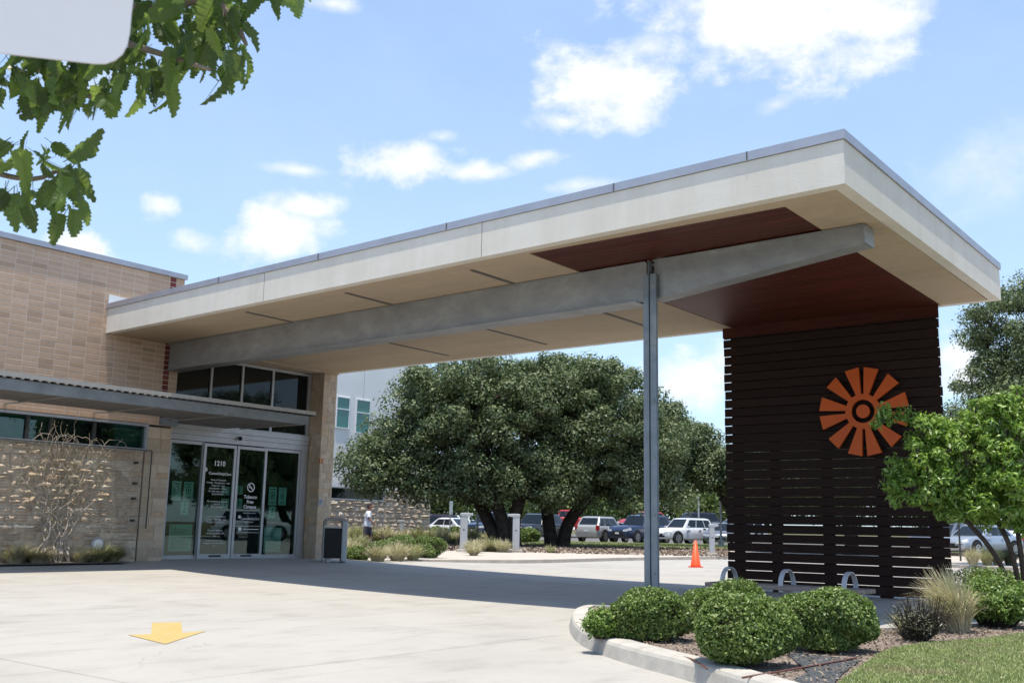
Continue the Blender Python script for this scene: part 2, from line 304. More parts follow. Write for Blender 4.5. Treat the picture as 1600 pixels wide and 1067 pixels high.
# ------------------------------------------------------------------ mesh helpers
class MB:
    def __init__(s): s.v = []; s.f = []
    def add(s, vs, fs):
        o = len(s.v); s.v += [tuple(p) for p in vs]; s.f += [tuple(i + o for i in f) for f in fs]; return s
    def box(s, x0, x1, y0, y1, z0, z1):
        v = [(x, y, z) for z in (z0, z1) for y in (y0, y1) for x in (x0, x1)]
        return s.add(v, [(0, 2, 3, 1), (4, 5, 7, 6), (0, 1, 5, 4), (1, 3, 7, 5), (3, 2, 6, 7), (2, 0, 4, 6)])
    def prism(s, poly, z0, z1, zt=None):
        n = len(poly); v = [(p[0], p[1], z0) for p in poly] + [(p[0], p[1], z1) for p in poly]
        return s.add(v, [tuple(range(n - 1, -1, -1)), tuple(range(n, 2 * n))] + [(i, (i + 1) % n, n + (i + 1) % n, n + i) for i in range(n)])
    def extr(s, poly, o, a, b, n, d0, d1):
        """polygon in plane (o + u a + v b), pushed from d0 to d1 along n"""
        o, a, b, n = map(np.array, (o, a, b, n)); k = len(poly)
        v = [o + a * p[0] + b * p[1] + n * d0 for p in poly] + [o + a * p[0] + b * p[1] + n * d1 for p in poly]
        return s.add(v, [tuple(range(k - 1, -1, -1)), tuple(range(k, 2 * k))] + [(i, (i + 1) % k, k + (i + 1) % k, k + i) for i in range(k)])
    def tube(s, pts, r, n=6, cap=True):
        pts = [np.array(p, float) for p in pts]; m = len(pts)
        rs = r if hasattr(r, '__len__') else [r] * m; vs = []
        for i, p in enumerate(pts):
            d = pts[min(i + 1, m - 1)] - pts[max(i - 1, 0)]; d = d / (np.linalg.norm(d) + 1e-9)
            if i == 0: a = np.cross(d, (0, 0, 1.) if abs(d[2]) < .9 else (1., 0, 0))
            else: a = a - d * (a @ d)
            a = a / (np.linalg.norm(a) + 1e-9); b = np.cross(d, a)
            for k in range(n):
                t = 2 * math.pi * k / n; vs.append(p + (a * math.cos(t) + b * math.sin(t)) * rs[i])
        fs = [(i * n + k, i * n + (k + 1) % n, (i + 1) * n + (k + 1) % n, (i + 1) * n + k) for i in range(m - 1) for k in range(n)]
        if cap: fs += [tuple(range(n - 1, -1, -1)), tuple(range((m - 1) * n, m * n))]
        return s.add(vs, fs)
    def lathe(s, prof, c, axis='z', n=16):
        vs = []
        for (r, h) in prof:
            for k in range(n):
                t = 2 * math.pi * k / n; a, b = r * math.cos(t), r * math.sin(t)
                vs.append({'z': (c[0] + a, c[1] + b, c[2] + h), 'y': (c[0] + a, c[1] + h, c[2] + b), 'x': (c[0] + h, c[1] + a, c[2] + b)}[axis])
        m = len(prof)
        fs = [(i * n + k, i * n + (k + 1) % n, (i + 1) * n + (k + 1) % n, (i + 1) * n + k) for i in range(m - 1) for k in range(n)]
        fs += [tuple(range(n - 1, -1, -1)), tuple(range((m - 1) * n, m * n))]
        return s.add(vs, fs)
    def mesh(s, name):
        me = bpy.data.meshes.new(name); me.from_pydata(s.v, [], s.f); me.update(); return me
    def build(s, name, mat, parent=None, smooth=False, bevel=0, loc=None):
        me = s.mesh(name); return put(name, me, mat, parent, smooth, bevel, loc)
def fixn(me):
    bm = bmesh.new(); bm.from_mesh(me); bmesh.ops.recalc_face_normals(bm, faces=bm.faces); bm.to_mesh(me); bm.free()
def put(name, me, mat, parent=None, smooth=False, bevel=0, loc=None):
    o = bpy.data.objects.new(name, me); COL.objects.link(o)
    if mat is not None and not me.materials: me.materials.append(MT[mat] if isinstance(mat, str) else mat)
    if len(me.polygons) < 4000: fixn(me)
    if smooth: me.polygons.foreach_set('use_smooth', [True] * len(me.polygons))
    if parent is not None:
        o.parent = parent
        if loc is None: o.matrix_parent_inverse = Matrix.LocRotScale(parent.location, parent.rotation_euler, None).inverted()
    if loc is not None: o.location = loc
    if bevel:
        b = o.modifiers.new('bevel', 'BEVEL'); b.width = bevel; b.segments = 2; b.limit_method = 'ANGLE'
    return o
def thing(name, label, cat, loc=(0, 0, 0), rz=0, group=None):
    o = bpy.data.objects.new(name, None); COL.objects.link(o); o.location = loc; o.rotation_euler = (0, 0, rz); o.empty_display_size = .2
    o['label'] = label; o['category'] = cat
    if group: o['group'] = group
    return o
def tag(o, label, cat, group=None):
    o['label'] = label; o['category'] = cat
    if group: o['group'] = group
    return o
def struct(o): o['kind'] = 'structure'; return o
def stuff(o): o['kind'] = 'stuff'; return o
def inst(name, me, parent, loc=(0, 0, 0), rot=(0, 0, 0), sc=(1, 1, 1)):
    o = bpy.data.objects.new(name, me); COL.objects.link(o); o.parent = parent; o.location = loc; o.rotation_euler = rot; o.scale = sc; return o
def copy_tree(o, parent=None):
    c = o.copy(); COL.objects.link(c)
    if parent is not None:
        mi = o.matrix_parent_inverse.copy(); c.parent = parent; c.matrix_parent_inverse = mi
    for ch in list(o.children): copy_tree(ch, c)
    return c
def npmesh(name, V, F):
    """V (n,3), F (m,k) numpy -> mesh, quick"""
    me = bpy.data.meshes.new(name); n, (m, k) = len(V), F.shape
    me.vertices.add(n); me.vertices.foreach_set('co', V.astype(np.float32).ravel())
    me.loops.add(m * k); me.loops.foreach_set('vertex_index', F.astype(np.int32).ravel())
    me.polygons.add(m); me.polygons.foreach_set('loop_start', np.arange(0, m * k, k, dtype=np.int32)); me.polygons.foreach_set('loop_total', np.full(m, k, dtype=np.int32))
    me.update(calc_edges=True); return me
def leaves(C, Nrm, size, aspect=.5, jitter=.6, rng=RNG):
    """folded leaf quads at centres C facing about Nrm"""
    n = len(C); Nn = Nrm + rng.normal(0, jitter, (n, 3)); Nn /= np.linalg.norm(Nn, axis=1)[:, None] + 1e-9
    A = rng.normal(0, 1, (n, 3)); A -= Nn * (A * Nn).sum(1)[:, None]; A /= np.linalg.norm(A, axis=1)[:, None] + 1e-9
    B = np.cross(Nn, A); s = (size * rng.uniform(.65, 1.35, n))[:, None]
    V = np.stack([C - A * s * .5, C + B * s * aspect * .5 + Nn * s * .08, C + A * s * .5, C - B * s * aspect * .5 + Nn * s * .08], 1).reshape(-1, 3)
    return V, np.arange(4 * n).reshape(n, 4)

def ss(t): t = max(0., min(1., t)); return t * t * (3 - 2 * t)
def g(X, Y):
    t = max(0., min(1., (-X - 9) / 10.))
    return .2 * t * t * (1 - ss((Y - 15) / 9)) + .03 * 0

# ------------------------------------------------------------------ the ground
gm = MB(); gm.add([(-1500, -1500, -.05), (1500, -1500, -.05), (1500, 1500, -.05), (-1500, 1500, -.05)], [(0, 1, 2, 3)])
struct(gm.build('ground', 'ground'))
def sheet(name, mat, x0, x1, y0, y1, nx, ny, dz=0.):
    m = MB(); vs = [(x0 + (x1 - x0) * i / nx, y0 + (y1 - y0) * j / ny) for j in range(ny + 1) for i in range(nx + 1)]
    m.add([(x, y, g(x, y) + dz) for x, y in vs], [(j * (nx + 1) + i, j * (nx + 1) + i + 1, (j + 1) * (nx + 1) + i + 1, (j + 1) * (nx + 1) + i) for j in range(ny) for i in range(nx)])
    return m.build(name, mat, smooth=True)
struct(sheet('driveway', 'concrete', -19.6, 26, -22, 46, 92, 68))
# sawn joints of the driveway slabs
def jstrip(a, b):
    d = np.array(b) - np.array(a); L_ = np.linalg.norm(d); d /= L_; nn = np.array((-d[1], d[0])) * .0022; m = MB(); K_ = int(L_ / .8) + 1; vs = []
    for i in range(K_ + 1):
        p = np.array(a) + d * L_ * i / K_
        for s_ in (-1, 1): q = p + nn * s_; vs.append((q[0], q[1], g(q[0], q[1]) + .0035))
    m.add(vs, [(2 * i, 2 * i + 2, 2 * i + 3, 2 * i + 1) for i in range(K_)]); return struct(m.build('driveway_joint', 'jointline'))
for k in range(7): jstrip((-17.9 + .0 * k, -4 + 3.9 * k), (1.5 - .9 * k if k > 2 else 2, -4 + 3.9 * k))
for k in range(4): jstrip((-17.5 + 3.9 * k, -8), (-17.5 + 3.9 * k, 20))
# far kerb and sidewalk beyond the driveway, then the mulch bed with the oaks, grass verge and car park
kerb_px = [(545, 881), (620, 880), (700, 880), (760, 880), (810, 880), (866, 879), (960, 876), (1011, 875), (1116, 873.5), (1180, 873), (1300, 875), (1420, 881), (1500, 887), (1600, 892), (1750, 898)]
mul_px = [(545, 874.5), (620, 871), (690, 865), (760, 862.5), (817, 861.5), (880, 864), (960, 864.5), (1010, 863.5), (1130, 864), (1180, 864), (1300, 866), (1420, 869), (1500, 873), (1600, 876), (1750, 880)]
K = [AZ(*q) for q in kerb_px]; Mu = [AZ(*q) for q in mul_px]
K[0] = (-19.2, 18.6, .12); Mu[0] = (-20.2, 19.0, .1)
def strip(name, mat, A, B, za, zb, wall=None):
    m = MB(); n = len(A); m.add([(p[0], p[1], za) for p in A] + [(p[0], p[1], zb) for p in B], [(i, i + 1, n + i + 1, n + i) for i in range(n - 1)])
    if wall is not None: m.add([(p[0], p[1], wall) for p in A] + [(p[0], p[1], za) for p in A], [(i, i + 1, n + i + 1, n + i) for i in range(n - 1)])
    return m.build(name, mat)
struct(strip('sidewalk', 'walk', K, Mu, .10, .12, -.02))
far = [DEPTHPT(x, 260, .11) for x, _ in mul_px]; far[0] = (-175, 95, .11)
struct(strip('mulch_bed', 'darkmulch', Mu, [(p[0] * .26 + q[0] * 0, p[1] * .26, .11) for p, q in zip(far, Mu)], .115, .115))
ks = [DEPTHPT(x, 44 + .004 * abs(x - 900), .12) for x in range(700, 1800, 60)]
struct(strip('grass_verge', 'turf', [(p[0] * 1.22, p[1] * 1.22, 0) for p in ks], [(p[0] * 1.48, p[1] * 1.48, 0) for p in ks], .125, .125))
struct(strip('car_park', 'asphalt', [DEPTHPT(x, 66.5, 0) for x in range(380, 1900, 80)], [DEPTHPT(x, 160, 0) for x in range(380, 1900, 80)], .135, .135))
struct(strip('path', 'walk', [DEPTHPT(x, 50, 0) for x in range(470, 800, 30)], [DEPTHPT(x, 53, 0) for x in range(470, 800, 30)], .13, .13))

# near island: kerb, mulch, lawn
def smoothpts(pts, it=2, closed=False):
    for _ in range(it):
        q = [] if closed else [pts[0]]
        m = len(pts) if closed else len(pts) - 1
        for i in range(m):
            a, b = np.array(pts[i]), np.array(pts[(i + 1) % len(pts)]); q += [tuple(a * .75 + b * .25), tuple(a * .25 + b * .75)]
        if not closed: q.append(pts[-1])
        pts = q
    return pts
front = [AZ(*q)[:2] for q in ((888, 972), (889, 990), (905, 1008), (945, 1026), (1000, 1043), (1090, 1067))] + [(-1.6, 5.1), (.6, 3.6), (4, 1.6), (12, -2)]
back = [(14, 12), (8, 15.2), (3, 15.2), (-.5, 14.6), (-2.3, 12.9), (-3.05, 11.2), (-3.4, 10.1), (-4.6, 9.85)] + [AZ(*q)[:2] for q in ((1000, 966), (930, 961), (900, 962))]
isl = smoothpts(front + back, 3, True)
def inset(poly, d):
    out = []; n = len(poly)
    for i in range(n):
        a, b, c = (np.array(poly[(i + k) % n]) for k in (-1, 0, 1)); t = c - a; t = t / (np.linalg.norm(t) + 1e-9); out.append(tuple(b + np.array((-t[1], t[0])) * d))
    return out
ar = sum(isl[i][0] * isl[(i + 1) % len(isl)][1] - isl[(i + 1) % len(isl)][0] * isl[i][1] for i in range(len(isl)))
sgn = 1 if ar > 0 else -1
in1, in2 = inset(isl, .03 * sgn), inset(isl, .20 * sgn)
kb = MB(); n = len(isl); rings = [(isl, -.02), (in1, .125), (in1, .13), (in2, .135), (in2, .05)]
rings = [(isl, -.02), (inset(isl, .03 * sgn), .095), (inset(isl, .045 * sgn), .118), (inset(isl, .075 * sgn), .13), (in2, .135), (in2, .05)]
kb.add([(p[0], p[1], z) for r, z in rings for p in r], [(k * n + i, k * n + (i + 1) % n, (k + 1) * n + (i + 1) % n, (k + 1) * n + i) for k in range(len(rings) - 1) for i in range(n)])
struct(kb.build('kerb', 'kerb'))
mb_ = MB(); mb_.add([(p[0], p[1], .115) for p in in2], [tuple(range(n))]); struct(mb_.build('mulch_bed', 'mulch'))
lawn_poly = smoothpts([AZ(*q, .13)[:2] for q in ((1285, 1085), (1318, 1058), (1350, 1035), (1385, 1012), (1440, 1003), (1500, 999), (1560, 993), (1620, 985), (1700, 975))] + [(3, 12.6), (9, 11), (11, 1), (4, 2.2), (-.8, 4.9)], 2, True)
lm = MB(); lm.add([(p[0], p[1], .121) for p in lawn_poly], [tuple(range(len(lawn_poly)))]); struct(lm.build('lawn_soil', 'turf'))
def inside(x, y, poly):
    r = np.zeros(len(x), bool); j = len(poly) - 1
    for i in range(len(poly)):
        xi, yi = poly[i]; xj, yj = poly[j]
        c = ((yi > y) != (yj > y)) & (x < (xj - xi) * (y - yi) / (yj - yi + 1e-12) + xi); r ^= c; j = i
    return r
def grassblades(n, poly, h, z, w=.006, dens=None, box=None):
    xs = np.array([p[0] for p in poly]); ys = np.array([p[1] for p in poly])
    b = box or (xs.min(), xs.max(), ys.min(), ys.max())
    x = RNG.uniform(b[0], b[1], n); y = RNG.uniform(b[2], b[3], n); k = inside(x, y, poly); x, y = x[k], y[k]; m = len(x)
    a = RNG.uniform(0, 6.28, m); hh = h * RNG.uniform(.4, 1.3, m); lx, ly = RNG.normal(0, .5, m) * hh, RNG.normal(0, .5, m) * hh
    B = np.stack([x, y, np.full(m, z)], 1); D = np.stack([np.cos(a), np.sin(a), np.zeros(m)], 1) * (w * RNG.uniform(.6, 1.5, m))[:, None]
    T = B + np.stack([lx, ly, hh], 1)
    return np.stack([B - D, B + D, T], 1).reshape(-1, 3), np.arange(3 * m).reshape(m, 3)
V, F = grassblades(330000, lawn_poly, .020, .12, .0045, box=(-3.4, .8, 4.6, 12.6))
go = put('lawn_grass', npmesh('lawn_grass', V, F), 'lawn'); stuff(go); tag(go, 'short sunlit lawn grass in the lower right corner', 'grass')
# wood chips in the near bed
def chips(n, poly, box, z, s):
    x = RNG.uniform(box[0], box[1], n); y = RNG.uniform(box[2], box[3], n); k = inside(x, y, poly) & ~inside(x, y, lawn_poly); x, y = x[k], y[k]; m = len(x)
    C = np.stack([x, y, z + RNG.uniform(0, .012, m)], 1); return leaves(C, np.tile((0, 0, 1.), (m, 1)), np.full(m, s), .4, .45)
V, F = chips(26000, in2, (-6, -.5, 4.8, 12), .118, .032)
stuff(tag(put('mulch_chips', npmesh('mulch_chips', V, F), 'chip'), 'loose brown wood chips between the clipped shrubs', 'mulch'))
# painted arrow
ar_px = ((238, 972), (282.8, 971.6), (285, 988), (322, 985), (258, 1005.6), (200, 991), (236, 990))
am = MB(); am.add([(*AZ(*q, .004)[:2], .004) for q in ar_px], [tuple(range(7))])
for i, v in enumerate(am.v): am.v[i] = (v[0], v[1], g(v[0], v[1]) + .004)
struct(am.build('painted_arrow', 'yellow'))
# weed fabric and drip hose in the bed
wf = MB(); wf.add([(*AZ(x, y, .124)[:2], .124) for x, y in ((1228, 1018), (1345, 1030), (1316, 1052), (1290, 1080), (1200, 1080), (1262, 1050))], [tuple(range(6))])
tag(wf.build('weed_fabric', 'fabricsheet'), 'strip of black weed fabric showing beside the lawn edge', 'ground fabric')
hp = smoothpts([AZ(1160, 1058, .13), AZ(1215, 1049, .135), AZ(1255, 1042, .130), AZ(1300, 1034, .132), AZ(1338, 1027, .132)], 2)
tag(MB().tube(hp, .007, 6).build('drip_hose', 'hose', smooth=True), 'brown irrigation hose lying across black fabric by the lawn', 'hose')
hp = smoothpts([AZ(1060, 1024, .12), AZ(1085, 1030, .135), AZ(1105, 1044, .13)], 2)
tag(MB().tube(hp, .007, 6).build('drip_hose', 'hose', smooth=True), 'short reddish hose end in mulch below the leftmost round shrubs', 'hose')

# ------------------------------------------------------------------ stones and tiles
def stone_variants(name, nv, rough, mat, nu=4, nv2=3):
    out = []
    for k in range(nv):
        rr = random.Random(k * 7 + nu); m = MB(); vs = []
        for j in range(nv2 + 1):
            for i in range(nu + 1):
                u, v = i / nu, j / nv2; e = 1 if 0 < i < nu and 0 < j < nv2 else 0
                uu = u + (rr.uniform(-.06, .06) if 0 < i < nu else 0); vv = v + (rr.uniform(-.07, .07) if 0 < j < nv2 else 0)
                d = (.55 + rr.uniform(0, .9)) if e else rr.uniform(.0, .35)
                if rough < .5: d = d * rough + .5
                vs.append((d, uu - .5, vv - .5))
        fs = [(j * (nu + 1) + i, j * (nu + 1) + i + 1, (j + 1) * (nu + 1) + i + 1, (j + 1) * (nu + 1) + i) for j in range(nv2) for i in range(nu)]
        m.add(vs, fs)
        rim = [i for i in range(nu + 1)] + [(j + 1) * (nu + 1) - 1 for j in range(1, nv2 + 1)] + [nv2 * (nu + 1) + i for i in range(nu - 1, -1, -1)] + [j * (nu + 1) for j in range(nv2 - 1, 0, -1)]
        b = len(m.v)
        for r in rim: p = m.v[r]; m.v.append((-1.2, p[1], p[2]))
        q = len(rim)
        m.f += [(rim[i], b + i, b + (i + 1) % q, rim[(i + 1) % q]) for i in range(q)]
        me = m.mesh(name); me.materials.append(MT[mat]); fixn(me); out.append(me)
    return out
RUB = stone_variants('stone', 10, 1, 'stone'); ASH = stone_variants('stone', 8, .18, 'ashlar')
OCH = [m.copy() for m in ASH[:2]]
for m in OCH: m.materials.clear(); m.materials.append(MT['ochrestone'])
def coursing(w, h, h0, h1, w0, w1, rr):
    z = 0; out = []
    while z < h - 1e-6:
        c = rr.uniform(h0, h1)
        if h - z - c < h0: c = h - z
        y = 0
        while y < w - 1e-6:
            l = rr.uniform(w0, w1)
            if w - y - l < w0: l = w - y
            if c > h0 * 1.5 and l > w0 * 1.3 and rr.random() < .4:
                s = rr.uniform(.35, .65) * c; out += [(y, y + l, z, z + s), (y, y + l, z + s, z + c)]
            else: out.append((y, y + l, z, z + c))
            y += l
        z += c
    return out
def clad(parent, face, cells, meshes, depth, joint, rr, name='stone', och=.0):
    """face=(origin, u, n) : local u along wall, n outward"""
    (ox, oy, oz), u, nrm = face; ang = math.atan2(nrm[1], nrm[0])
    for (a, b, c, d) in cells:
        w, h = b - a - joint, d - c - joint; uc = (a + b) / 2
        me = rr.choice(OCH) if rr.random() < och else rr.choice(meshes)
        flip = 1 if rr.random() < .5 else -1
        inst(name, me, parent, (ox + u[0] * uc - parent.location.x, oy + u[1] * uc - parent.location.y, oz + (c + d) / 2 - parent.location.z), (0, 0, ang), (depth * rr.uniform(.6, 1.25), w, h * flip))

XW = -18.77
RB = random.Random(3)
# base stone wall under the window
sw = thing('stone_wall', 'rough limestone rubble wall under the strip window, behind the wire trellis', 'stone wall', (XW, 9, .0))
MB().box(XW - .35, XW - .03, 2.0, 11.93, -.05, 2.385).build('mortar_core', 'mortar', sw)
clad(sw, ((XW - .03, 7.4, .1), (0, 1), (1, 0)), coursing(4.53, 2.28, .10, .20, .16, .42, RB), RUB, .042, .016, RB)
sb = MB()
for (a, b, c, d) in coursing(5.3, 2.28, .12, .22, .25, .5, RB): sb.box(XW - .04, XW + RB.uniform(.0, .03), 2.05 + a, 2.05 + b - .015, .1 + c, .1 + d - .015)
stuff(sb.build('stone_facing', 'ashlar', sw))
# pier left of the doors
pier = thing('stone_pier', 'pale squared limestone pier left of the sliding doors', 'pier', (XW, 12.25, 0))
MB().box(XW - .55, XW - .035, 11.97, 12.53, -.05, 2.9).build('mortar_core', 'mortar', pier)
clad(pier, ((XW - .03, 11.96, .1), (0, 1), (1, 0)), coursing(.58, 2.80, .14, .30, .2, .38, RB), ASH, .02, .008, RB, och=.0)
clad(pier, ((XW - .02, 12.52, .1), (-1, 0), (0, 1)), coursing(.5, 2.80, .14, .30, .2, .34, RB), ASH, .02, .012, RB)
# pillar right of the doors
pil = thing('stone_pillar', 'tall squared limestone pillar right of the doors holding the canopy edge', 'pillar', (XW, 16.9, 0))
MB().box(XW - .70, XW - .10, 16.74, 17.12, -.05, 4.62).build('mortar_core', 'mortar', pil)
clad(pil, ((XW - .10, 16.72, .08), (0, 1), (1, 0)), coursing(.44, 4.55, .12, .24, .11, .27, RB), ASH, .018, .007, RB, och=.012)
clad(pil, ((XW - .08, 16.74, .08), (-1, 0), (0, -1)), coursing(.60, 4.55, .12, .24, .14, .34, RB), ASH, .016, .007, RB, och=0)
clad(pil, ((XW - .08, 17.12, .08), (-1, 0), (0, 1)), coursing(.60, 4.55, .16, .30, .2, .4, RB), ASH, .035, .012, RB)
sm = MB(); q = AX(500.5, 784, XW - .02); sm.box(XW - .03, XW + .0, q[1] - .07, q[1] + .07, q[2] - .09, q[2] + .09)
pp = tag(sm.build('wall_plaque', 'silverpaint'), 'small grey square plaque on the front of the stone pillar', 'plaque')
ik = MB()
for (a, b, c, d) in ((-.045, -.03, -.05, .05), (-.01, .005, -.05, .05), (.02, .045, .03, .04), (.03, .04, -.05, .03), (-.055, .055, .06, .066), (-.055, .055, -.066, -.06)): ik.box(XW, XW + .002, q[1] + a, q[1] + b, q[2] + c, q[2] + d)
ik.build('plaque_print', 'ink', pp)

# ------------------------------------------------------------------ clinic building
bd = thing('clinic_building', 'tan tiled clinic building with strip window and flat metal coping', 'building', (XW, 8, 0))
MB().box(-32, XW - .005, -2, 12.56, 2.95, 6.10).build('wall', 'tilemortar', bd)
MB().box(-32, XW - .36, -2, 12.4, -.05, 2.38).build('wall', 'interior', bd)
MB().box(-32, XW - .01, 12.58, 17.14, 4.63, 5.15).build('entry_roof', 'soffit', bd)
MB().box(-32.02, XW + .0, 12.61, 17.155, 5.152, 5.25).build('coping', 'cap', bd)
wb = MB(); wb.box(-32, -19.45, 17.0, 17.12, -.05, 4.6); wb.box(-32, -31.8, 12, 17, -.05, 4.6); wb.box(-32, -19.9, 12.45, 12.55, 0, 4.6); wb.build('wall', 'interior', bd)
MB().box(-31.8, -19.4, 12.57, 16.98, .14, .16).build('lobby_floor', 'interior', bd)
MB().box(-25.2, -25, 12.57, 16.98, .16, 4.6).build('lobby_wall', 'interior', bd)
cp = MB(); cp.box(-32.05, XW + .045, -2.05, 12.60, 6.105, 6.21); cp.build('coping', 'cap', bd)
mt = MB(); mt.box(.0, .0, 0, 0, 0, 0)
def tile_mesh(mat):
    m = MB(); e = .06
    m.add([(-1, -.5, -.5), (-1, .5, -.5), (-1, .5, .5), (-1, -.5, .5), (0, -.5 + .012, -.5 + e), (0, .5 - .012, -.5 + e), (0, .5 - .012, .5 - e), (0, -.5 + .012, .5 - e), (-.25, -.5, -.5), (-.25, .5, -.5), (-.25, .5, .5), (-.25, -.5, .5)],
          [(4, 5, 6, 7), (8, 9, 5, 4), (9, 10, 6, 5), (10, 11, 7, 6), (11, 8, 4, 7), (0, 1, 9, 8), (1, 2, 10, 9), (2, 3, 11, 10), (3, 0, 8, 11)])
    me = m.mesh('tile'); me.materials.append(MT[mat]); fixn(me); return me
TM, TR = tile_mesh('tile'), tile_mesh('redtile')
tiles = []; yj = [9.536 + .3075 * k for k in range(-34, 9)] + [12.21]
cols = [(yj[i], yj[i + 1]) for i in range(len(yj) - 1)] + [(12.362, 12.555)]
rest = MB()
for r in range(30):
    z1 = 6.10 - .105 * r; z0 = z1 - .105
    for (a, b) in cols:
        px, py, d = P(XW, (a + b) / 2, (z0 + z1) / 2); vis = -15 < px < 300 and not (3.08 < z1 < 3.42) and not ((a > 10.9) and 4.7 < z0 < 5.1)
        if vis: tiles.append((d, a, b, z0, z1))
        else: rest.box(XW - .02, XW - .001, a + .004, b - .005, z0 + .0055, z1 - .0055)
    inst('accent_tile', TR, bd, (XW - bd.location.x, 12.286 - 8, (z0 + z1) / 2), (0, 0, 0), (.02, .142, .095))
tiles.sort()
for (d, a, b, z0, z1) in tiles[:300]: inst('tile', TM, bd, (XW - bd.location.x + RB.uniform(-.001, .0012), (a + b) / 2 - 8, (z0 + z1) / 2), (0, 0, 0), (.02, b - a - .010, .105 - .011))
for (d, a, b, z0, z1) in tiles[300:]: rest.box(XW - .02, XW - .001, a + .004, b - .005, z0 + .0055, z1 - .0055)
stuff(rest.build('tile_facing', 'tile', bd))
# end face of the tall block above the canopy roof
MB().box(XW - .9, XW - .02, 12.565, 12.575, 5.2, 6.08).build('end_facing', 'tile', bd)
# white flashing panel where the canopy roof meets the wall
q0, q1 = AX(171, 454, XW), AX(214, 469, XW)
MB().extr([(q0[1], 5.22), (q0[1] + 1.25, 5.22), (q0[1] + 1.25, 5.42), (q0[1], 5.45)], (XW, 0, 0), (0, 1, 0), (0, 0, 1), (1, 0, 0), .002, .012).build('flashing_panel', 'white', bd)
# strip window
wy = [6.2, 7.3] + [AX(x, 660, XW)[1] for x in (45, 81, 150)] + [11.97]
wf = MB(); wf.box(XW - .12, XW - .0, 3.0, 11.99, 2.895, 2.945); wf.box(XW - .12, XW + .015, 3.0, 11.99, 2.385, 2.44); wf.box(XW - .12, XW, 11.93, 11.985, 2.44, 2.895)
win = wf.build('window', 'framegrey', bd)
ml = MB()
for y in wy[1:-1]: ml.box(XW - .10, XW - .02, y - .028, y + .028, 2.44, 2.895)
ml.build('mullion', 'darkmetal', win)
MB().box(XW - .075, XW - .07, 3.0, 11.93, 2.43, 2.90).build('pane', 'glass', win)
bl = MB()
for k in range(15): bl.add([(XW - .16, 3, 2.45 + k * .03), (XW - .16, wy[3] - .0, 2.45 + k * .03), (XW - .135, wy[3], 2.466 + k * .03), (XW - .135, 3, 2.466 + k * .03)], [(0, 1, 2, 3)])
bl.build('blind', 'blind', win)
qb = AX(186, 680, XW)[1]
MB().box(XW - .2, XW - .18, wy[4] + .03, qb, 2.4, 2.94).build('dark_panel', 'black', win)
MB().box(XW - .2, XW - .18, qb, 11.93, 2.4, 2.94).build('teal_panel', simple('teal_panel_paint', (.03, .10, .12), .6, bump=0), win)
MB().box(XW - .34, XW - .33, 3, 11.93, 2.39, 2.94).build('window_back', 'interior', win)
MB().box(XW - .06, XW - .005, 3, 11.96, 2.947, 2.962).build('lintel', 'darkmetal', bd)

# ------------------------------------------------------------------ entrance: clerestory, header, doors
XD = -19.30
g0 = .18
ent = thing('entrance_doors', 'automatic glass entrance doors with sidelights under a ribbed metal header', 'doors', (XD, 14.6, 0))
yL, yR = AX(252, 800, XD)[1], AX(474, 780, XD)[1]
yR = 16.55
zc = 3.09
hd = MB()
for k, (a, b, c) in enumerate(((2.74, 2.86, .03), (2.865, 2.97, .05), (2.975, 3.085, .07))): hd.box(XD - .12, XD + c, 12.55, 16.70, a, b)
hd.build('header', 'alu', ent)
q = AX(371, 684, XD)
MB().lathe([(.02, 0), (.05, .03), (.05, .06), (.02, .10)], (XD + .06, q[1], q[2] - .02), 'x', 10).build('motion_sensor', 'black', ent)
def leaf_frame(y0, y1, z0, z1, x, w, name, parent, bot=.10):
    m = MB(); m.box(x - .045, x, y0, y0 + w, z0, z1); m.box(x - .045, x, y1 - w, y1, z0, z1); m.box(x - .045, x, y0 + w, y1 - w, z1 - .07, z1); m.box(x - .045, x, y0 + w, y1 - w, z0, z0 + bot)
    o = m.build(name, 'alu', parent, bevel=.004); MB().box(x - .028, x - .02, y0 + w, y1 - w, z0 + bot, z1 - .07).build('pane', 'glass', o); return o
dy = [12.86] + [AX(x, 790, XD)[1] for x in (310.5, 362.5, 410.5)] + [16.50]
dl = leaf_frame(dy[1], dy[2] - .01, g0 + .02, 2.71, XD + .06, .065, 'door_leaf', ent)
dr = leaf_frame(dy[2] + .01, dy[3], g0 + .02, 2.71, XD + .06, .065, 'door_leaf', ent)
s1 = leaf_frame(dy[0], dy[1] + .04, g0, 2.73, XD, .05, 'sidelight', ent)
s2 = leaf_frame(dy[3] - .04, dy[4], g0, 2.73, XD, .05, 'sidelight', ent)
fr = MB(); fr.box(XD - .1, XD + .02, 16.505, 16.70, g0, 2.74); fr.box(XD - .1, XD - .01, 12.53, 12.855, g0, 2.74); fr.box(XD - .12, XD + .03, 12.53, 16.7, g0 - .05, g0 + .012); fr.build('door_frame', 'alu', ent)
tb = MB(); tb.box(XD + .061, XD + .067, dy[1] + .3, dy[1] + .62, g0 + .06, g0 + .10); tb.build('threshold_label', 'ink', dl)
tb = MB(); tb.box(XD + .061, XD + .067, dy[2] + .27, dy[2] + .57, g0 + .06, g0 + .10); tb.build('threshold_label', 'ink', dr)
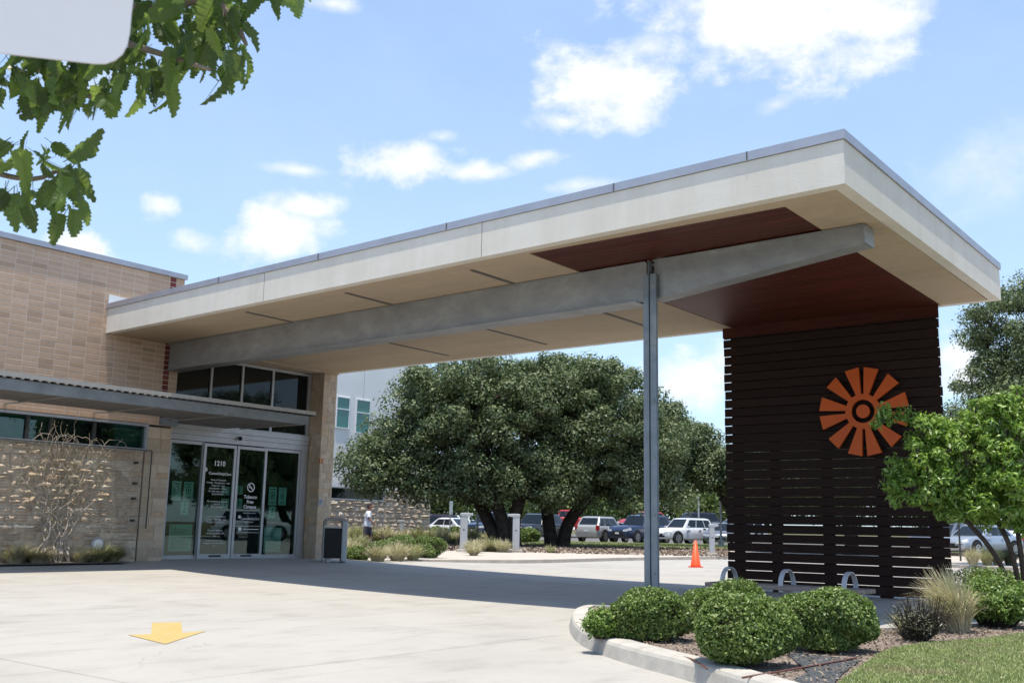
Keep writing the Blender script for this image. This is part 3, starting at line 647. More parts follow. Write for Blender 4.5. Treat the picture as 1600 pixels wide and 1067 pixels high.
# clerestory window above
cw = MB(); ys = [AX(x, 620, XD)[1] for x in (329, 378, 426)]
cw.box(XD - .08, XD, 12.56, 16.72, 4.56, 4.62)
cw.box(XD - .08, XD, 12.56, 16.72, 3.087, 3.12); cw.box(XD - .08, XD - .0, 16.62, 16.72, 3.12, 4.56)
for y in ys: cw.box(XD - .07, XD, y - .027, y + .027, 3.12, 4.56)
cl = cw.build('clerestory_window', 'alu', bd); MB().box(XD - .05, XD - .042, 12.56, 16.62, 3.11, 4.57).build('pane', 'darkglass', cl)
MB().box(XD - .08, XD + .0, 12.565, 12.60, 2.9, 4.6).build('jamb', 'darkmetal', bd)
MB().box(XD, XW - .05, 12.54, 12.56, 2.9, 4.62).build('return_wall', 'tile', bd)

def text(body, size, cy, z, x, mat, parent, name='lettering', align='CENTER', sp=1.0, bold=0):
    c = bpy.data.curves.new(name, 'FONT'); c.body = body; c.size = size; c.align_x = align; c.extrude = .001; c.space_line = sp; c.offset = bold
    o = bpy.data.objects.new(name, c); COL.objects.link(o); dg = bpy.context.evaluated_depsgraph_get()
    me = bpy.data.meshes.new_from_object(o.evaluated_get(dg)); bpy.data.objects.remove(o)
    me.transform(Matrix(((0, 0, 1, x), (1, 0, 0, cy), (0, 1, 0, z), (0, 0, 0, 1)))); me.materials.clear()
    return put(name, me, mat, parent)
xm = (dy[1] + dy[2]) / 2; xt = XD + .041 + .0
LX = XD + .043
text('1210', .155, xm, 2.23, LX, 'letter', dl, bold=.002)
text('CommUnityCare', .086, xm + .03, 2.03, LX, 'letter', dl, bold=.001)
def disc_logo(y, z, r, parent):
    m = MB(); 
    for k in range(12):
        a = math.radians(15 + 30 * k); m.extr([(y + math.cos(a + t) * rr_, z + math.sin(a + t) * rr_) for t, rr_ in ((-.17, r * .5), (-.2, r), (.2, r), (.17, r * .5))], (LX, 0, 0), (0, 1, 0), (0, 0, 1), (1, 0, 0), 0, .001)
    m.lathe([(r * .42, 0), (r * .42, .001)], (LX, y, z), 'x', 14); m.build('sun_logo', 'letter', parent)
disc_logo(xm - .36, 2.13, .05, dl)
text('Hours of Operation\nMonday - Thursday 7am - 6pm\nFriday 7am - 5pm\nSaturday 9am - 1:30pm\nFor after hours care call\n(512) 978-9015', .05, xm, 1.90, LX, 'letter', dl, sp=1.25)
text('Para asistencia en español\nllame al\n(512) 978-9015', .05, xm, 1.43, LX, 'letter', dl, sp=1.25)
text('North Central Pharmacy\nMonday - Friday 9am - 5pm\nPhone: (512) 978-8139', .05, xm, 1.10, LX, 'letter', dl, sp=1.25)
text('If you are having an\nemergency, please call\n911', .05, xm, .80, LX, 'letter', dl, sp=1.25)
text('Si usted está teniendo una\nemergencia, por favor llame al\n911', .045, xm, .58, LX, 'letter', dl, sp=1.25)
xm2 = (dy[2] + dy[3]) / 2 + .03
text('Tobacco\nFree\nCampus', .105, xm2, 1.54, LX, 'letter', dr, sp=1.05, bold=.002)
text('Campus Libre de Tabaco', .035, xm2, 1.20, LX, 'letter', dr)
text('CommUnityCare', .075, xm2 + .03, 1.06, LX, 'letter', dr); disc_logo(xm2 - .27, 1.12, .04, dr)
text('Health Centers', .04, xm2, 1.00, LX, 'letter', dr)
rg = MB(); nseg = 24
for k in range(nseg):
    a, b = 2 * math.pi * k / nseg, 2 * math.pi * (k + 1) / nseg
    rg.extr([(xm2 + math.cos(a) * .105, 1.79 + math.sin(a) * .105), (xm2 + math.cos(b) * .105, 1.79 + math.sin(b) * .105), (xm2 + math.cos(b) * .085, 1.79 + math.sin(b) * .085), (xm2 + math.cos(a) * .085, 1.79 + math.sin(a) * .085)], (LX, 0, 0), (0, 1, 0), (0, 0, 1), (1, 0, 0), 0, .001)
rg.extr([(xm2 - .07, 1.85), (xm2 - .055, 1.865), (xm2 + .07, 1.73), (xm2 + .055, 1.715)], (LX, 0, 0), (0, 1, 0), (0, 0, 1), (1, 0, 0), 0, .001)
rg.box(LX, LX + .001, xm2 - .05, xm2 + .03, 1.775, 1.80)
rg.box(LX, LX + .001, xm2 - .34, xm2 + .3, .915, .922); rg.box(LX, LX + .001, xm2 - .34, xm2 + .3, .77, .777); rg.lathe([(.045, 0), (.045, .001)], (LX, xm2 - .24, .85), 'x', 12); rg.box(LX, LX + .001, xm2 - .14, xm2 + .28, .84, .855)
rg.build('no_smoking_mark', 'letter', dr)

# posters taped inside the glass
def poster(px0, px1, py0, py1, label, kind, X=None):
    X = X or XD - .045
    a, b = AX(px0, py1, X), AX(px1, py0, X); y0, y1, z0, z1 = a[1], b[1], a[2], b[2]
    o = MB().box(X - .004, X, y0, y1, z0, z1).build('poster', 'paper'); tag(o, label, 'poster', 'notices taped inside the entrance glass')
    w, h = y1 - y0, z1 - z0; m = MB(); cy, czz = (y0 + y1) / 2, z0 + h * .55; xx = X + .001
    if kind == 'hand':
        r = w * .2; m.extr([(cy + r * .45 * math.cos(t), czz - r * .1 + r * .7 * math.sin(t)) for t in [k * .524 for k in range(12)]], (xx, 0, 0), (0, 1, 0), (0, 0, 1), (1, 0, 0), 0, .001)
        for k in range(16):
            p, q = math.tau * k / 16, math.tau * (k + 1) / 16; m.extr([(cy + math.cos(p) * r * 1.3, czz + math.sin(p) * r * 1.9), (cy + math.cos(q) * r * 1.3, czz + math.sin(q) * r * 1.9), (cy + math.cos(q) * r * 1.0, czz + math.sin(q) * r * 1.5), (cy + math.cos(p) * r * 1.0, czz + math.sin(p) * r * 1.5)], (xx, 0, 0), (0, 1, 0), (0, 0, 1), (1, 0, 0), 0, .001)
        for f in (.16, .10): m.box(xx, xx + .001, y0 + w * .2, y1 - w * .2, z0 + h * f, z0 + h * (f + .025))
        m.box(xx, xx + .001, y0 + w * .15, y1 - w * .15, z0 + h * .86, z0 + h * .90)
        m.build('print', 'ink', o)
    elif kind == 'small':
        for f in (.75, .5, .25): m.lathe([(w * .1, 0), (w * .1, .001)], (xx, cy, z0 + h * f), 'x', 8)
        m.build('print', 'ink', o)
    else:
        for k in range(14):
            f = .08 + k * .055; m.box(xx, xx + .001, y0 + w * .1, y1 - w * (.1 + .2 * ((k * 7) % 3) / 2), z0 + h * f, z0 + h * (f + .022))
        for k in range(14):
            p, q = math.tau * k / 14, math.tau * (k + 1) / 14; r = w * .10; yy, zz = y0 + w * .16, z0 + h * .89; m.extr([(yy + math.cos(p) * r, zz + math.sin(p) * r), (yy + math.cos(q) * r, zz + math.sin(q) * r), (yy + math.cos(q) * r * .8, zz + math.sin(q) * r * .8), (yy + math.cos(p) * r * .8, zz + math.sin(p) * r * .8)], (xx, 0, 0), (0, 1, 0), (0, 0, 1), (1, 0, 0), 0, .001)
        m.build('print', 'greyink', o)
poster(267, 284, 752, 781, 'hand sign poster on the left sidelight, left one of the pair', 'hand')
poster(286, 303, 753, 781, 'hand sign poster on the left sidelight, right one of the pair', 'hand')
poster(281, 295, 784, 804, 'small notice below the hand posters on the left sidelight', 'small')
poster(262, 301, 819, 861, 'large rules notice at the foot of the left sidelight', 'text')
poster(419, 433, 761, 789, 'hand sign poster on the right sidelight, left one of the pair', 'hand')
poster(434.5, 448, 762, 789, 'hand sign poster on the right sidelight, right one of the pair', 'hand')
poster(419, 431, 791, 809, 'small notice below the hand posters on the right sidelight', 'small')
poster(411, 440, 824, 862, 'large rules notice at the foot of the right sidelight', 'text')
poster(346, 359, 760, 773, 'sheet behind the left sliding door, upper of two', 'small', XD - .25)
poster(345, 358, 779, 792, 'sheet behind the left sliding door, lower of two', 'small', XD - .25)
poster(367, 380, 759, 772, 'sheet behind the right sliding door, upper of two', 'small', XD - .25)
poster(366, 379, 779, 792, 'sheet behind the right sliding door, lower of two', 'small', XD - .25)

# ------------------------------------------------------------------ awning over window and doors
XA = -16.55
aw = thing('metal_awning', 'grey steel awning with corrugated deck running along the wall over the doors', 'awning', (XA, 9, 3.2))
yE = 14.35
za = 3.0
def zfront(px, py): return AX(px, py, XA)[2]
zt, zb_ = 3.275, 3.035
ch = MB(); ch.box(XA - .012, XA, 2.0, yE - .05, zb_, zt - .055); ch.box(XA - .075, XA - .012, 2, yE - .05, zb_, zb_ + .012); ch.box(XA - .075, XA - .012, 2, yE - .05, zt - .067, zt - .055)
ch.build('front_channel', 'awngalv', aw)
dk = MB(); npitch = int((yE + .12 - 2) / .15); pts = []
for k in range(npitch):
    y = 2 + k * .15; pts += [(y, 0), (y + .045, 0), (y + .06, .035), (y + .135, .035), (y + .15, 0)]
vs = []; 
for (y, z) in pts: vs += [(XA + .03, y, zt - .045 + z), (XW + .52, y, zt - .02 + z)]
dk.add(vs, [(2 * i, 2 * i + 2, 2 * i + 3, 2 * i + 1) for i in range(len(pts) - 1)])
dk.build('corrugated_deck', 'pan', aw)
MB().box(XA + .03, XA + .036, 2, yE + .12, zt - .022, zt + .052).build('edge_trim', 'trim', aw)
orr = MB()
MB().box(XW + .52, XA - .08, 2, yE - .06, zb_ + .03, zb_ + .04).build('soffit_pan', 'pan', aw)
for y in (3.2, 5.3, 7.3, 9.0, 10.75, 12.4, yE - .09):
    m = MB(); m.box(XW, XA - .08, y - .02, y + .02, zb_ + .0, zb_ + .028); m.build('outrigger', 'deck', aw)
MB().box(XW + .0, XW + .16, 12.22, 12.56, 2.95, 3.10).build('wall_bracket', 'bluegalv', aw)
MB().box(XD + .08, XW + .52, 12.6, yE - .12, zb_ + .032, zb_ + .04).build('soffit_pan', 'pan', aw)

# ------------------------------------------------------------------ wire trellis with dead vine, wall light, grasses
tr = thing('wire_trellis', 'steel wire trellis with many thin horizontal wires on the stone wall', 'trellis', (XW, 10, .8))
XT = XW + .13
for k in range(29):
    z = .86 + k * .0545; MB().tube([(XT, 2.5, z), (XT, 12.02, z)], .0028, 4, False).build('wire', 'galv', tr)
pm = MB(); pm.tube([(XT, 12.02, .84), (XT, 12.02, 2.40)], .014, 6); pm.build('end_post', 'darkmetal', tr)
MB().tube([(XT, 2.5, 2.40), (XT, 12.02, 2.40)], .009, 6).build('top_rail', 'darkmetal', tr); MB().tube([(XT, 2.5, .84), (XT, 9.7, .84)], .009, 6).build('bottom_rail', 'silverpaint', tr)
for (x, y) in ((213, 723), (211, 755), (209, 779), (207, 813)):
    q = AX(x, y, XT - .06); MB().box(XW, XT, q[1] - .02, q[1] + .02, q[2] - .025, q[2] + .025).build('standoff', 'darkmetal', tr)
vine = thing('dead_vine', 'leafless pale vine climbing the wire trellis on the stone wall', 'vine', (XT, 10, .15))
vb = MB(); vl = []
rv = random.Random(5)
def vwalk(p, d, n, r, up=.06):
    pts = [p]; rs = [r]
    for i in range(n):
        d = (d[0] + rv.gauss(0, .25), d[1] + abs(rv.gauss(0, .2)) * .3 + up); l = math.hypot(*d); d = (d[0] / l, d[1] / l)
        q = pts[-1]; pts.append((XT + rv.uniform(-.03, .05), q[1] + d[0] * .09, q[2] + d[1] * .09)); rs.append(max(.003, r * (1 - i / n)))
    vb.tube(pts, rs, 5, False); return pts
for k in range(13):
    y0 = rv.uniform(9.7, 10.55); pts = vwalk((XT, y0, .1), (rv.uniform(-.3, .5) + (10.2 - y0) * .9, 1), rv.randint(16, 24), rv.uniform(.010, .022))
    for j in range(5):
        i = rv.randint(7, len(pts) - 1); c = vwalk(pts[i], (rv.uniform(-1, 1), .5), rv.randint(7, 14), .006, .02)
        vl += c[3:]
    vl += pts[10:]
for k in range(7):
    y = rv.uniform(9.5, 11.0); w = rv.uniform(.15, .35); vb.tube([(XT, y + w * (1 - math.cos(t)) / 1.2, 2.35 + .22 * math.sin(t) * rv.uniform(.8, 1.1)) for t in np.linspace(0, 2.7, 9)], .004, 4, False)
vb.build('stems', 'drytwig', vine)
C = np.repeat(np.array(vl), 1, 0) + RNG.normal(0, .04, (len(vl), 3)) * np.array([.5, 1, 1]); C = C[(C[:, 2] > .8)]
V, F = leaves(C, np.tile((1., 0, .5), (len(C), 1)), np.full(len(C), .04), .5, .8); stuff(put('withered_leaves', npmesh('withered_leaves', V, F), 'vineleaf', vine))
q = AX(150.5, 850, XW)
wl = MB().lathe([(.125, -.02), (.13, .05), (.105, .065)], (XW, q[1], q[2]), 'x', 20).build('wall_light', 'silverpaint', smooth=False); tag(wl, 'round grey bulkhead light low on the stone wall', 'wall light')
MB().lathe([(.10, .05), (.09, .072)], (XW, q[1], q[2]), 'x', 20).build('lens', 'white', wl)

# ------------------------------------------------------------------ entrance canopy
cn = thing('entrance_canopy', 'long cream stucco entrance canopy with metal edge and steel beam', 'canopy', (-11, 13.7, 4.66))
S0 = 4.66
NL, NR, FR, FL = (-18.765, 10.84), (-3.615, 10.327), (-3.59, 17.09), (-18.765, 17.16)
def lerp(a, b, t): return (a[0] + (b[0] - a[0]) * t, a[1] + (b[1] - a[1]) * t)
def cpoly(d, dl=0.):  # inset by d on the three free sides
    return [(NL[0] + dl, NL[1] + d), (NR[0] - d, NR[1] + d), (FR[0] - d, FR[1] - d), (FL[0] + dl, FL[1] - d)]
def ringwall(m, a, b, z0, z1):
    """closed ring between outer polygon a and inner b from z0 to z1, open at building side"""
    n = 4; vs = [(p[0], p[1], z) for z in (z0, z1) for p in a] + [(p[0], p[1], z) for z in (z0, z1) for p in b]
    for i in range(3): m.add([vs[i], vs[i + 1], vs[n + i + 1], vs[n + i], vs[2 * n + i], vs[2 * n + i + 1], vs[3 * n + i + 1], vs[3 * n + i]], [(0, 1, 2, 3), (4, 7, 6, 5), (0, 4, 5, 1), (3, 2, 6, 7), (0, 3, 7, 4), (1, 5, 6, 2)])
rs_ = MB(); rs_.prism(cpoly(.16, .01), S0 + .045, 5.24); rs_.build('roof_slab', 'deck', cn)
fs_ = MB(); ringwall(fs_, cpoly(0), cpoly(.15), S0, 5.152); fs_.build('fascia', 'stucco', cn)
cp_ = MB(); ringwall(cp_, cpoly(-.022), cpoly(.14), 5.156, 5.262); cp_.build('edge_flashing', 'cap', cn)
# soffit panels around the wood inset
WX0, WX1, WY0, WY1 = -8.12, -4.46, 10.74, 16.92
def cy(x, t): return lerp(NL, NR, (x - NL[0]) / (NR[0] - NL[0]))[1] if t == 0 else lerp(FL, FR, (x - FL[0]) / (FR[0] - FL[0]))[1]
sx = [-18.76, -14.63, -12.0, -9.345, WX0]
for i in range(4):
    a, b = sx[i] + .004, sx[i + 1] - .004
    MB().prism([(a, cy(a, 0) + .16), (b, cy(b, 0) + .16), (b, cy(b, 1) - .16), (a, cy(a, 1) - .16)], S0 + .004, S0 + .04).build('soffit_panel', 'soffit', cn)
for (a, b, c, d) in ((WX0, WX1, None, WY0), (WX1, -3.6 - .165, None, None)):
    y0 = (lambda x: cy(x, 0) + .16) if c is None else (lambda x: c); y1 = (lambda x: cy(x, 1) - .16) if d is None else (lambda x: d)
    MB().prism([(a, y0(a)), (b, y0(b)), (b, y1(b)), (a, y1(a))], S0 + .004, S0 + .04).build('soffit_panel', 'soffit', cn)
nb = 44; bw = (WY1 - WY0) / nb
for k in range(nb):
    MB().box(WX0 + .003, WX1 - .003, WY0 + k * bw + .003, WY0 + (k + 1) * bw - .003, S0 + .014, S0 + .034).build('ceiling_board', 'redwood', cn)
for (x, y0, y1) in ((-9.345, 10.98, 12.0), (-12.0, 11.0, 12.1), (-14.63, 11.08, 12.2), (-9.345, 14.3, 16.1), (-12, 14.3, 16.5), (-14.63, 14.4, 16.5)):
    MB().box(x - .035, x + .035, y0, y1, S0 - .006, S0 + .003).build('control_joint', 'joint', cn)
for px in (403, 752):
    x = AY(px, 400, 10.5)[0]; y = cy(x, 0); MB().box(x - .004, x + .004, y - .002, y + .004, S0, 5.15).build('fascia_joint', 'joint', cn)
for px in (330, 490, 696, 965, 1180):
    x = AY(px, 400, 10.5)[0]; y = cy(x, 0); MB().box(x - .004, x + .004, y - .033, y - .028, 5.16, 5.262).build('flashing_seam', 'darkmetal', cn)
# beam (tapers beyond the column)
def by(x): return 12.28 + (x + 18.8) * (11.886 - 12.28) / (18.8 - 3.94)
def bpart(name, x0, x1, z0a, z0b, yo0, yo1, zt_=4.655, mat='galv'):
    m = MB(); vs = []
    for x, z0 in ((x0, z0a), (x1, z0b)):
        for yo in (yo0, yo1):
            for z in (z0, zt_): vs.append((x, by(x) + yo, z))
    m.add(vs, [(0, 1, 5, 4), (2, 6, 7, 3), (0, 4, 6, 2), (1, 3, 7, 5), (0, 2, 3, 1), (4, 5, 7, 6)]); return m.build(name, mat, cn)
bpart('beam_web', -18.7, -7.00, 4.095, 4.10, 0, .012); bpart('beam_web', -6.88, -3.95, 4.125, 4.435, 0, .012)
bpart('beam_web', -18.7, -7.00, 4.095, 4.10, .24, .252); bpart('beam_web', -6.88, -3.95, 4.125, 4.435, .24, .252)
def flange(x0, x1, za_, zb2, yo0, yo1, th=.014):
    m = MB(); vs = [(x, by(x) + yo, z + dz) for x, z in ((x0, za_), (x1, zb2)) for yo in (yo0, yo1) for dz in (0, th)]
    m.add(vs, [(0, 1, 5, 4), (2, 6, 7, 3), (0, 4, 6, 2), (1, 3, 7, 5), (0, 2, 3, 1), (4, 5, 7, 6)]); return m.build('beam_flange', 'galv', cn)
flange(-18.7, -7.12, 4.08, 4.085, -.09, .252); flange(-18.7, -7.0, 4.64, 4.64, -.05, -.001, .012); flange(-6.88, -3.93, 4.64, 4.64, -.05, -.001, .012); flange(-6.88, -3.95, 4.11, 4.42, 0, .252)
MB().box(-3.945, -3.93, by(-3.94) - .05, by(-3.94) + .27, 4.42, 4.655).build('beam_end_plate', 'galv', cn)
# column of paired channels with a plate between
cy0 = by(-6.92) - .085; cxm = -6.915
MB().box(cxm - .005, cxm + .005, cy0 - .02, cy0 + .08, 0, 4.64).build('column_plate', 'bluegalv', cn)
for s_, (a, b) in (('L', (cxm - .090, cxm - .014)), ('R', (cxm + .016, cxm + .108))):
    m = MB(); m.box(a, b, cy0, cy0 + .010, 0, 4.45); m.box(a if s_ == 'R' else b - .010, (a + .010) if s_ == 'R' else b, cy0 + .010, cy0 + .078, 0, 4.45); m.box(b - .008 if s_ == 'R' else a, b if s_ == 'R' else a + .008, cy0 + .0105, cy0 + .05, 0, 4.44)
    m.build('column_channel', 'bluegalv', cn)
for z in [4.30, 4.05] + [3.45 - .75 * k for k in range(5)]:
    MB().lathe([(.016, 0), (.016, -.012), (.008, -.018)], (cxm + .064, cy0, z), 'y', 6).build('bolt', 'galv', cn)
MB().box(cxm - .2, cxm + .2, cy0 - .15, cy0 + .25, 0, .02).build('base_plate', 'galv', cn)

# ------------------------------------------------------------------ slatted screen with sunburst
SY = 17.0
scn = thing('slatted_screen', 'tall dark stained screen of horizontal timber boards under the canopy end', 'screen', (-6.4, SY, 0))
pit = 4.60 / 29
for k in range(29):
    z = .035 + k * pit; o = MB().box(-8.32 + RB.uniform(-.01, .01), -4.535 + RB.uniform(-.01, .01), SY + RB.uniform(-.003, .003), SY + .038, z, z + pit - .015).build('slat', 'slat', scn)
    MB().box(-8.24, -4.60, SY + .132, SY + .170, z, z + pit - .015).build('slat', 'slat', scn)
MB().box(-8.30, -4.50, SY - .077, SY - .064, 4.485, 4.68).build('header_board', 'redwood', scn)
for (a, b) in ((-8.20, -8.03), (-7.50, -7.33), (-6.58, -6.40), (-5.67, -5.48), (-4.84, -4.66)):
    MB().box(a, b, SY + .04, SY + .13, 0, 4.62).build('screen_post', 'slat', scn)
EX, EZ, EY = -5.765, 3.005, SY - .10
em = thing('sunburst_sign', 'orange metal sunburst emblem with twelve petals mounted on the dark screen', 'emblem', (EX, EY, EZ))
def arc(r, a0, a1, n): return [(EX + r * math.cos(math.radians(a0 + (a1 - a0) * i / n)), EZ + r * math.sin(math.radians(a0 + (a1 - a0) * i / n))) for i in range(n + 1)]
for q_ in range(4):
    for (a, b) in ((3.5, 22), (36, 54), (68, 86.5)):
        a += 90 * q_; b += 90 * q_; ia, ib = a - (2.5 if a % 90 == 3 else 0) + (3), b - 3 + (2.5 if b % 90 == 87 else 0)
        poly = arc(.285, ia - 2, ib + 2, 3) + arc(.74, b, a, 1); MB().extr(poly, (0, EY, 0), (1, 0, 0), (0, 0, 1), (0, -1, 0), -.02, .035).build('petal', 'orange', em)
rgm = MB()
for k in range(24):
    a, b = k * 15, k * 15 + 15; rgm.extr(arc(.292, a, b, 1) + arc(.195, b, a, 1), (0, EY, 0), (1, 0, 0), (0, 0, 1), (0, -1, 0), -.02, .0355)
rgm.build('ring', 'orange', em); MB().lathe([(.112, .02), (.112, -.035)], (EX, EY, EZ), 'y', 28).build('hub', 'orange', em)
for a in (45, 135, 225, 315): MB().tube([(EX + .45 * math.cos(math.radians(a)), EY + .02, EZ + .45 * math.sin(math.radians(a))), (EX + .45 * math.cos(math.radians(a)), SY, EZ + .45 * math.sin(math.radians(a)))], .012).build('standoff', 'darkmetal', em)

# ------------------------------------------------------------------ bench
BY = 12.6
ba, bb = AY(1101, 911, BY), AY(1349, 927, BY); bz = ba[2]
bn = thing('park_bench', 'low backless bench with three arched metal armrests in front of the screen', 'bench', (-6, BY, 0))
bx0, bx1 = ba[0], bb[0]
for k in range(4): MB().box(bx0, bx1, BY + k * .115, BY + k * .115 + .10, bz - .035, bz + .018).build('seat_board', 'benchwood', bn, bevel=.006)
for px in (1128, 1219, 1318):
    c = AY(px, 915, BY)[0]; pts = []
    m = MB(); K_ = 12
    for i in range(K_):
        t0, t1 = math.pi * i / K_, math.pi * (i + 1) / K_
        for_ = [(c, BY + .22 - .20 * math.cos(t), bz + .02 + .19 * math.sin(t)) for t in (t0, t1)]
        m.add([(c + dx, p[1], p[2]) for p in for_ for dx in (-.03, .03)] + [(c + dx, BY + .22 - .215 * math.cos(t), bz + .02 + .202 * math.sin(t)) for t in (t0, t1) for dx in (-.03, .03)],
              [(0, 1, 3, 2), (4, 6, 7, 5), (0, 4, 5, 1), (2, 3, 7, 6), (0, 2, 6, 4), (1, 5, 7, 3)])
    m.build('armrest', 'silverpaint', bn)
for x in (bx0 + .25, (bx0 + bx1) / 2, bx1 - .25):
    m = MB(); m.box(x - .03, x + .03, BY + .02, BY + .42, bz - .06, bz - .021); m.box(x - .03, x + .03, BY + .18, BY + .26, 0, bz - .06); m.build('leg', 'silverpaint', bn)

# ------------------------------------------------------------------ litter bin
BQ = AX(520, 876, -17.9); bz0 = g(-17.9, BQ[1])
bn_ = thing('litter_bin', 'black litter bin with grey curved side panels beside the stone pillar', 'litter bin', (-17.9, BQ[1], bz0))
def binframe(name, y0, y1, mat):
    return
bx, byy = -17.9, BQ[1]
H_ = 1.0; hw = .28
prof = [(-hw, .0), (-hw, .72), (-hw + .0, .90), (-hw + .04, .97), (-hw + .10, 1.0), (hw - .10, 1.0), (hw - .03, .97), (hw, .90), (hw + .02, .0)]
def rot2(px, py, a=math.radians(18)): return (bx + px * math.cos(a) - py * math.sin(a), byy + px * math.sin(a) + py * math.cos(a))
def binbox(m, x0, x1, y0, y1, z0, z1, taper=0):
    c = [rot2(x0, y0), rot2(x1, y0), rot2(x1, y1), rot2(x0, y1)]; m.prism(c, z0 + bz0, z1 + bz0)
# local x = across the view, local y = depth; orientation faces the drive
A_ = math.radians(52)
def R3(u, w): return (bx + u * math.cos(A_) - w * math.sin(A_), byy + u * math.sin(A_) + w * math.cos(A_))
m = MB(); poly = [(-.20, .12), (.20, .12), (.20, .70), (-.20, .70)]
def ubox(m, u0, u1, w0, w1, z0, z1): m.prism([R3(u0, w0), R3(u1, w0), R3(u1, w1), R3(u0, w1)], bz0 + z0, bz0 + z1)
m = MB(); ubox(m, -.23, .15, -.19, .19, .09, .76); m.build('body', 'black', bn_, bevel=.02)
m = MB(); ubox(m, .16, .29, -.21, .21, 0, .93); m.build('side_panel', 'binside', bn_, bevel=.035)
m = MB(); ubox(m, -.245, -.20, -.21, .21, .0, .05); ubox(m, -.25, -.235, -.20, .20, .05, .84); m.build('side_panel', 'binside', bn_, bevel=.004)
prof = [(-.25, .82), (-.25, .90), (-.21, .97), (-.12, 1.0), (.22, .985), (.29, .93), (.16, .90), (.12, .935), (-.12, .94), (-.18, .92), (-.20, .82)]
a_ = (math.cos(A_), math.sin(A_), 0); n_ = (-math.sin(A_), math.cos(A_), 0)
MB().extr(prof, (bx, byy, bz0), a_, (0, 0, 1), n_, -.2, .2).build('hood', 'deck', bn_, bevel=.008)
m = MB(); ubox(m, -.235, .155, -.20, .20, .765, .80); m.build('rim', 'binside', bn_)
m = MB(); ubox(m, -.17, -.05, -.12, .12, 0, .085); m.build('foot', 'binside', bn_)

# ------------------------------------------------------------------ traffic cone
cp0 = AZ(1087, 886, 0); cd = 40 / P(*cp0)[2]
c_ = thing('traffic_cone', 'orange traffic cone standing alone on the far driveway', 'traffic cone', cp0)
sc_ = P(*cp0)[2] / FPX
Hc = 41 * sc_
MB().lathe([(.155, .03), (.14, .06), (.035, Hc), (.028, Hc)], cp0, 'z', 20).build('cone_body', 'cone', c_, smooth=True)
b = .21
m = MB(); m.prism([(cp0[0] + b * math.cos(t), cp0[1] + b * math.sin(t)) for t in [math.pi / 4 * k + .39 for k in range(8)]], .0, .03); m.build('base', 'cone', c_)

# ------------------------------------------------------------------ bollard lights, posts
def bollard(px, depth, ph, side, label, w=.26):
    p = DEPTHPT(px, depth, .11); s = 1 / (FPX / P(*p)[2]); h = ph * s
    t = thing('light_bollard', label, 'bollard', p, YAW * -1, 'grey bollard lights along the walks')
    rx = math.cos(-YAW); 
    bx_, by_ = p[0], p[1]; a = (_h[1], -_h[0]); r_ = np.array([_r[0], _r[1]])
    def B(u0, u1, w0, w1, z0, z1, m):
        c = [tuple(np.array((bx_, by_)) + r_ * u + np.array((_h[0], _h[1])) * w for u, w in [(uu, ww)])[0] for uu, ww in ((u0, w0), (u1, w0), (u1, w1), (u0, w1))]; m.prism(c, p[2] + z0, p[2] + z1)
    m = MB(); B(-w * .95, w * .95, -w * .8, w * .8, -.1, .10, m); m.build('concrete_base', 'kerb', t, bevel=.02)
    m = MB(); B(-w / 2, w / 2, -w / 2, w / 2, .10, h - .09, m); m.build('post', 'silverpaint', t, bevel=.03)
    # half-round hood
    prof = [(-w * .56, h - .10), (-w * .56, h - .03), (-w * .40, h), (w * .5, h), (w * 1.25, h - .015), (w * 1.25, h - .09), (w * .5, h - .12)]
    prof = [(x * side, z) for x, z in prof]
    MB().extr(prof, (bx_, by_, p[2]), (r_[0], r_[1], 0), (0, 0, 1), (_h[0], _h[1], 0), -w * .55, w * .55).build('lamp_hood', 'silverpaint', t, bevel=.02)
    m = MB(); B(-.03, .03, -w / 2 - .004, -w / 2, h * .55, h * .58, m); m.build('maker_plate', 'darkmetal', t)
bollard(725, 37.5, 60, 1, 'grey bollard light between the round shrubs and the twin oak trunks')
bollard(806.5, 38.5, 59, -1, 'grey bollard light directly in front of the forked oak trunk')
bollard(628, 56, 34, -1, 'small distant bollard light in front of the rubble stone wing', .2)
bollard(1112, 40, 48, 1, 'bollard light right of the orange cone, beside the dark screen', .2)
def pole(name, px, depth, ph0, ytop, r, label, cat, base=False, panel=None, mat='silverpaint'):
    p = DEPTHPT(px, depth, .1); ztop = AD(px, ytop, 1)[2]; s = P(*p)[2]; z1 = CAMZ + ((824 + .0196 * (px - 800)) - ytop) / FPX * s
    t = thing(name, label, cat, p); MB().tube([p, (p[0], p[1], z1)], r, 8).build('pole', mat, t)
    if base: MB().lathe([(.32, 0), (.32, .12), (.16, .14), (.16, .45), (.10, .47)], p, 'z', 12).build('concrete_base', 'kerb', t)
    return t, p, z1
def pbox(p, u0, u1, w0, w1, z0, z1, ang=0):
    a = -YAW * 0 + ang; r_ = np.array([_r[0] * math.cos(a) + _h[0] * math.sin(a), _r[1] * math.cos(a) + _h[1] * math.sin(a)]); h_ = np.array([-r_[1], r_[0]]); m = MB()
    m.prism([tuple(np.array(p[:2]) + r_ * u + h_ * w) for u, w in ((u0, w0), (u1, w0), (u1, w1), (u0, w1))], z0, z1); return m
t, p, z1 = pole('sign_post', 703, 60, 0, 783, .035, 'thin post with narrow white sign seen edge-on left of the oaks', 'sign')
pbox(p, -.22, .22, -.045, -.036, z1 - .75, z1, 1.2).build('sign_panel', 'white', t)
t, p, z1 = pole('sign_post', 746, 54, 0, 800, .06, 'plain grey post standing in shade just right of a bollard', 'post')
t, p, z1 = pole('lamp_post', 1092, 76, 0, 700, .06, 'slim pale lamp post rising behind the white crossover', 'lamp post')
t, p, z1 = pole('lamp_post', 1126.5, 57, 0, 690, .065, 'lamp post on a round concrete footing next to the screen', 'lamp post', True)
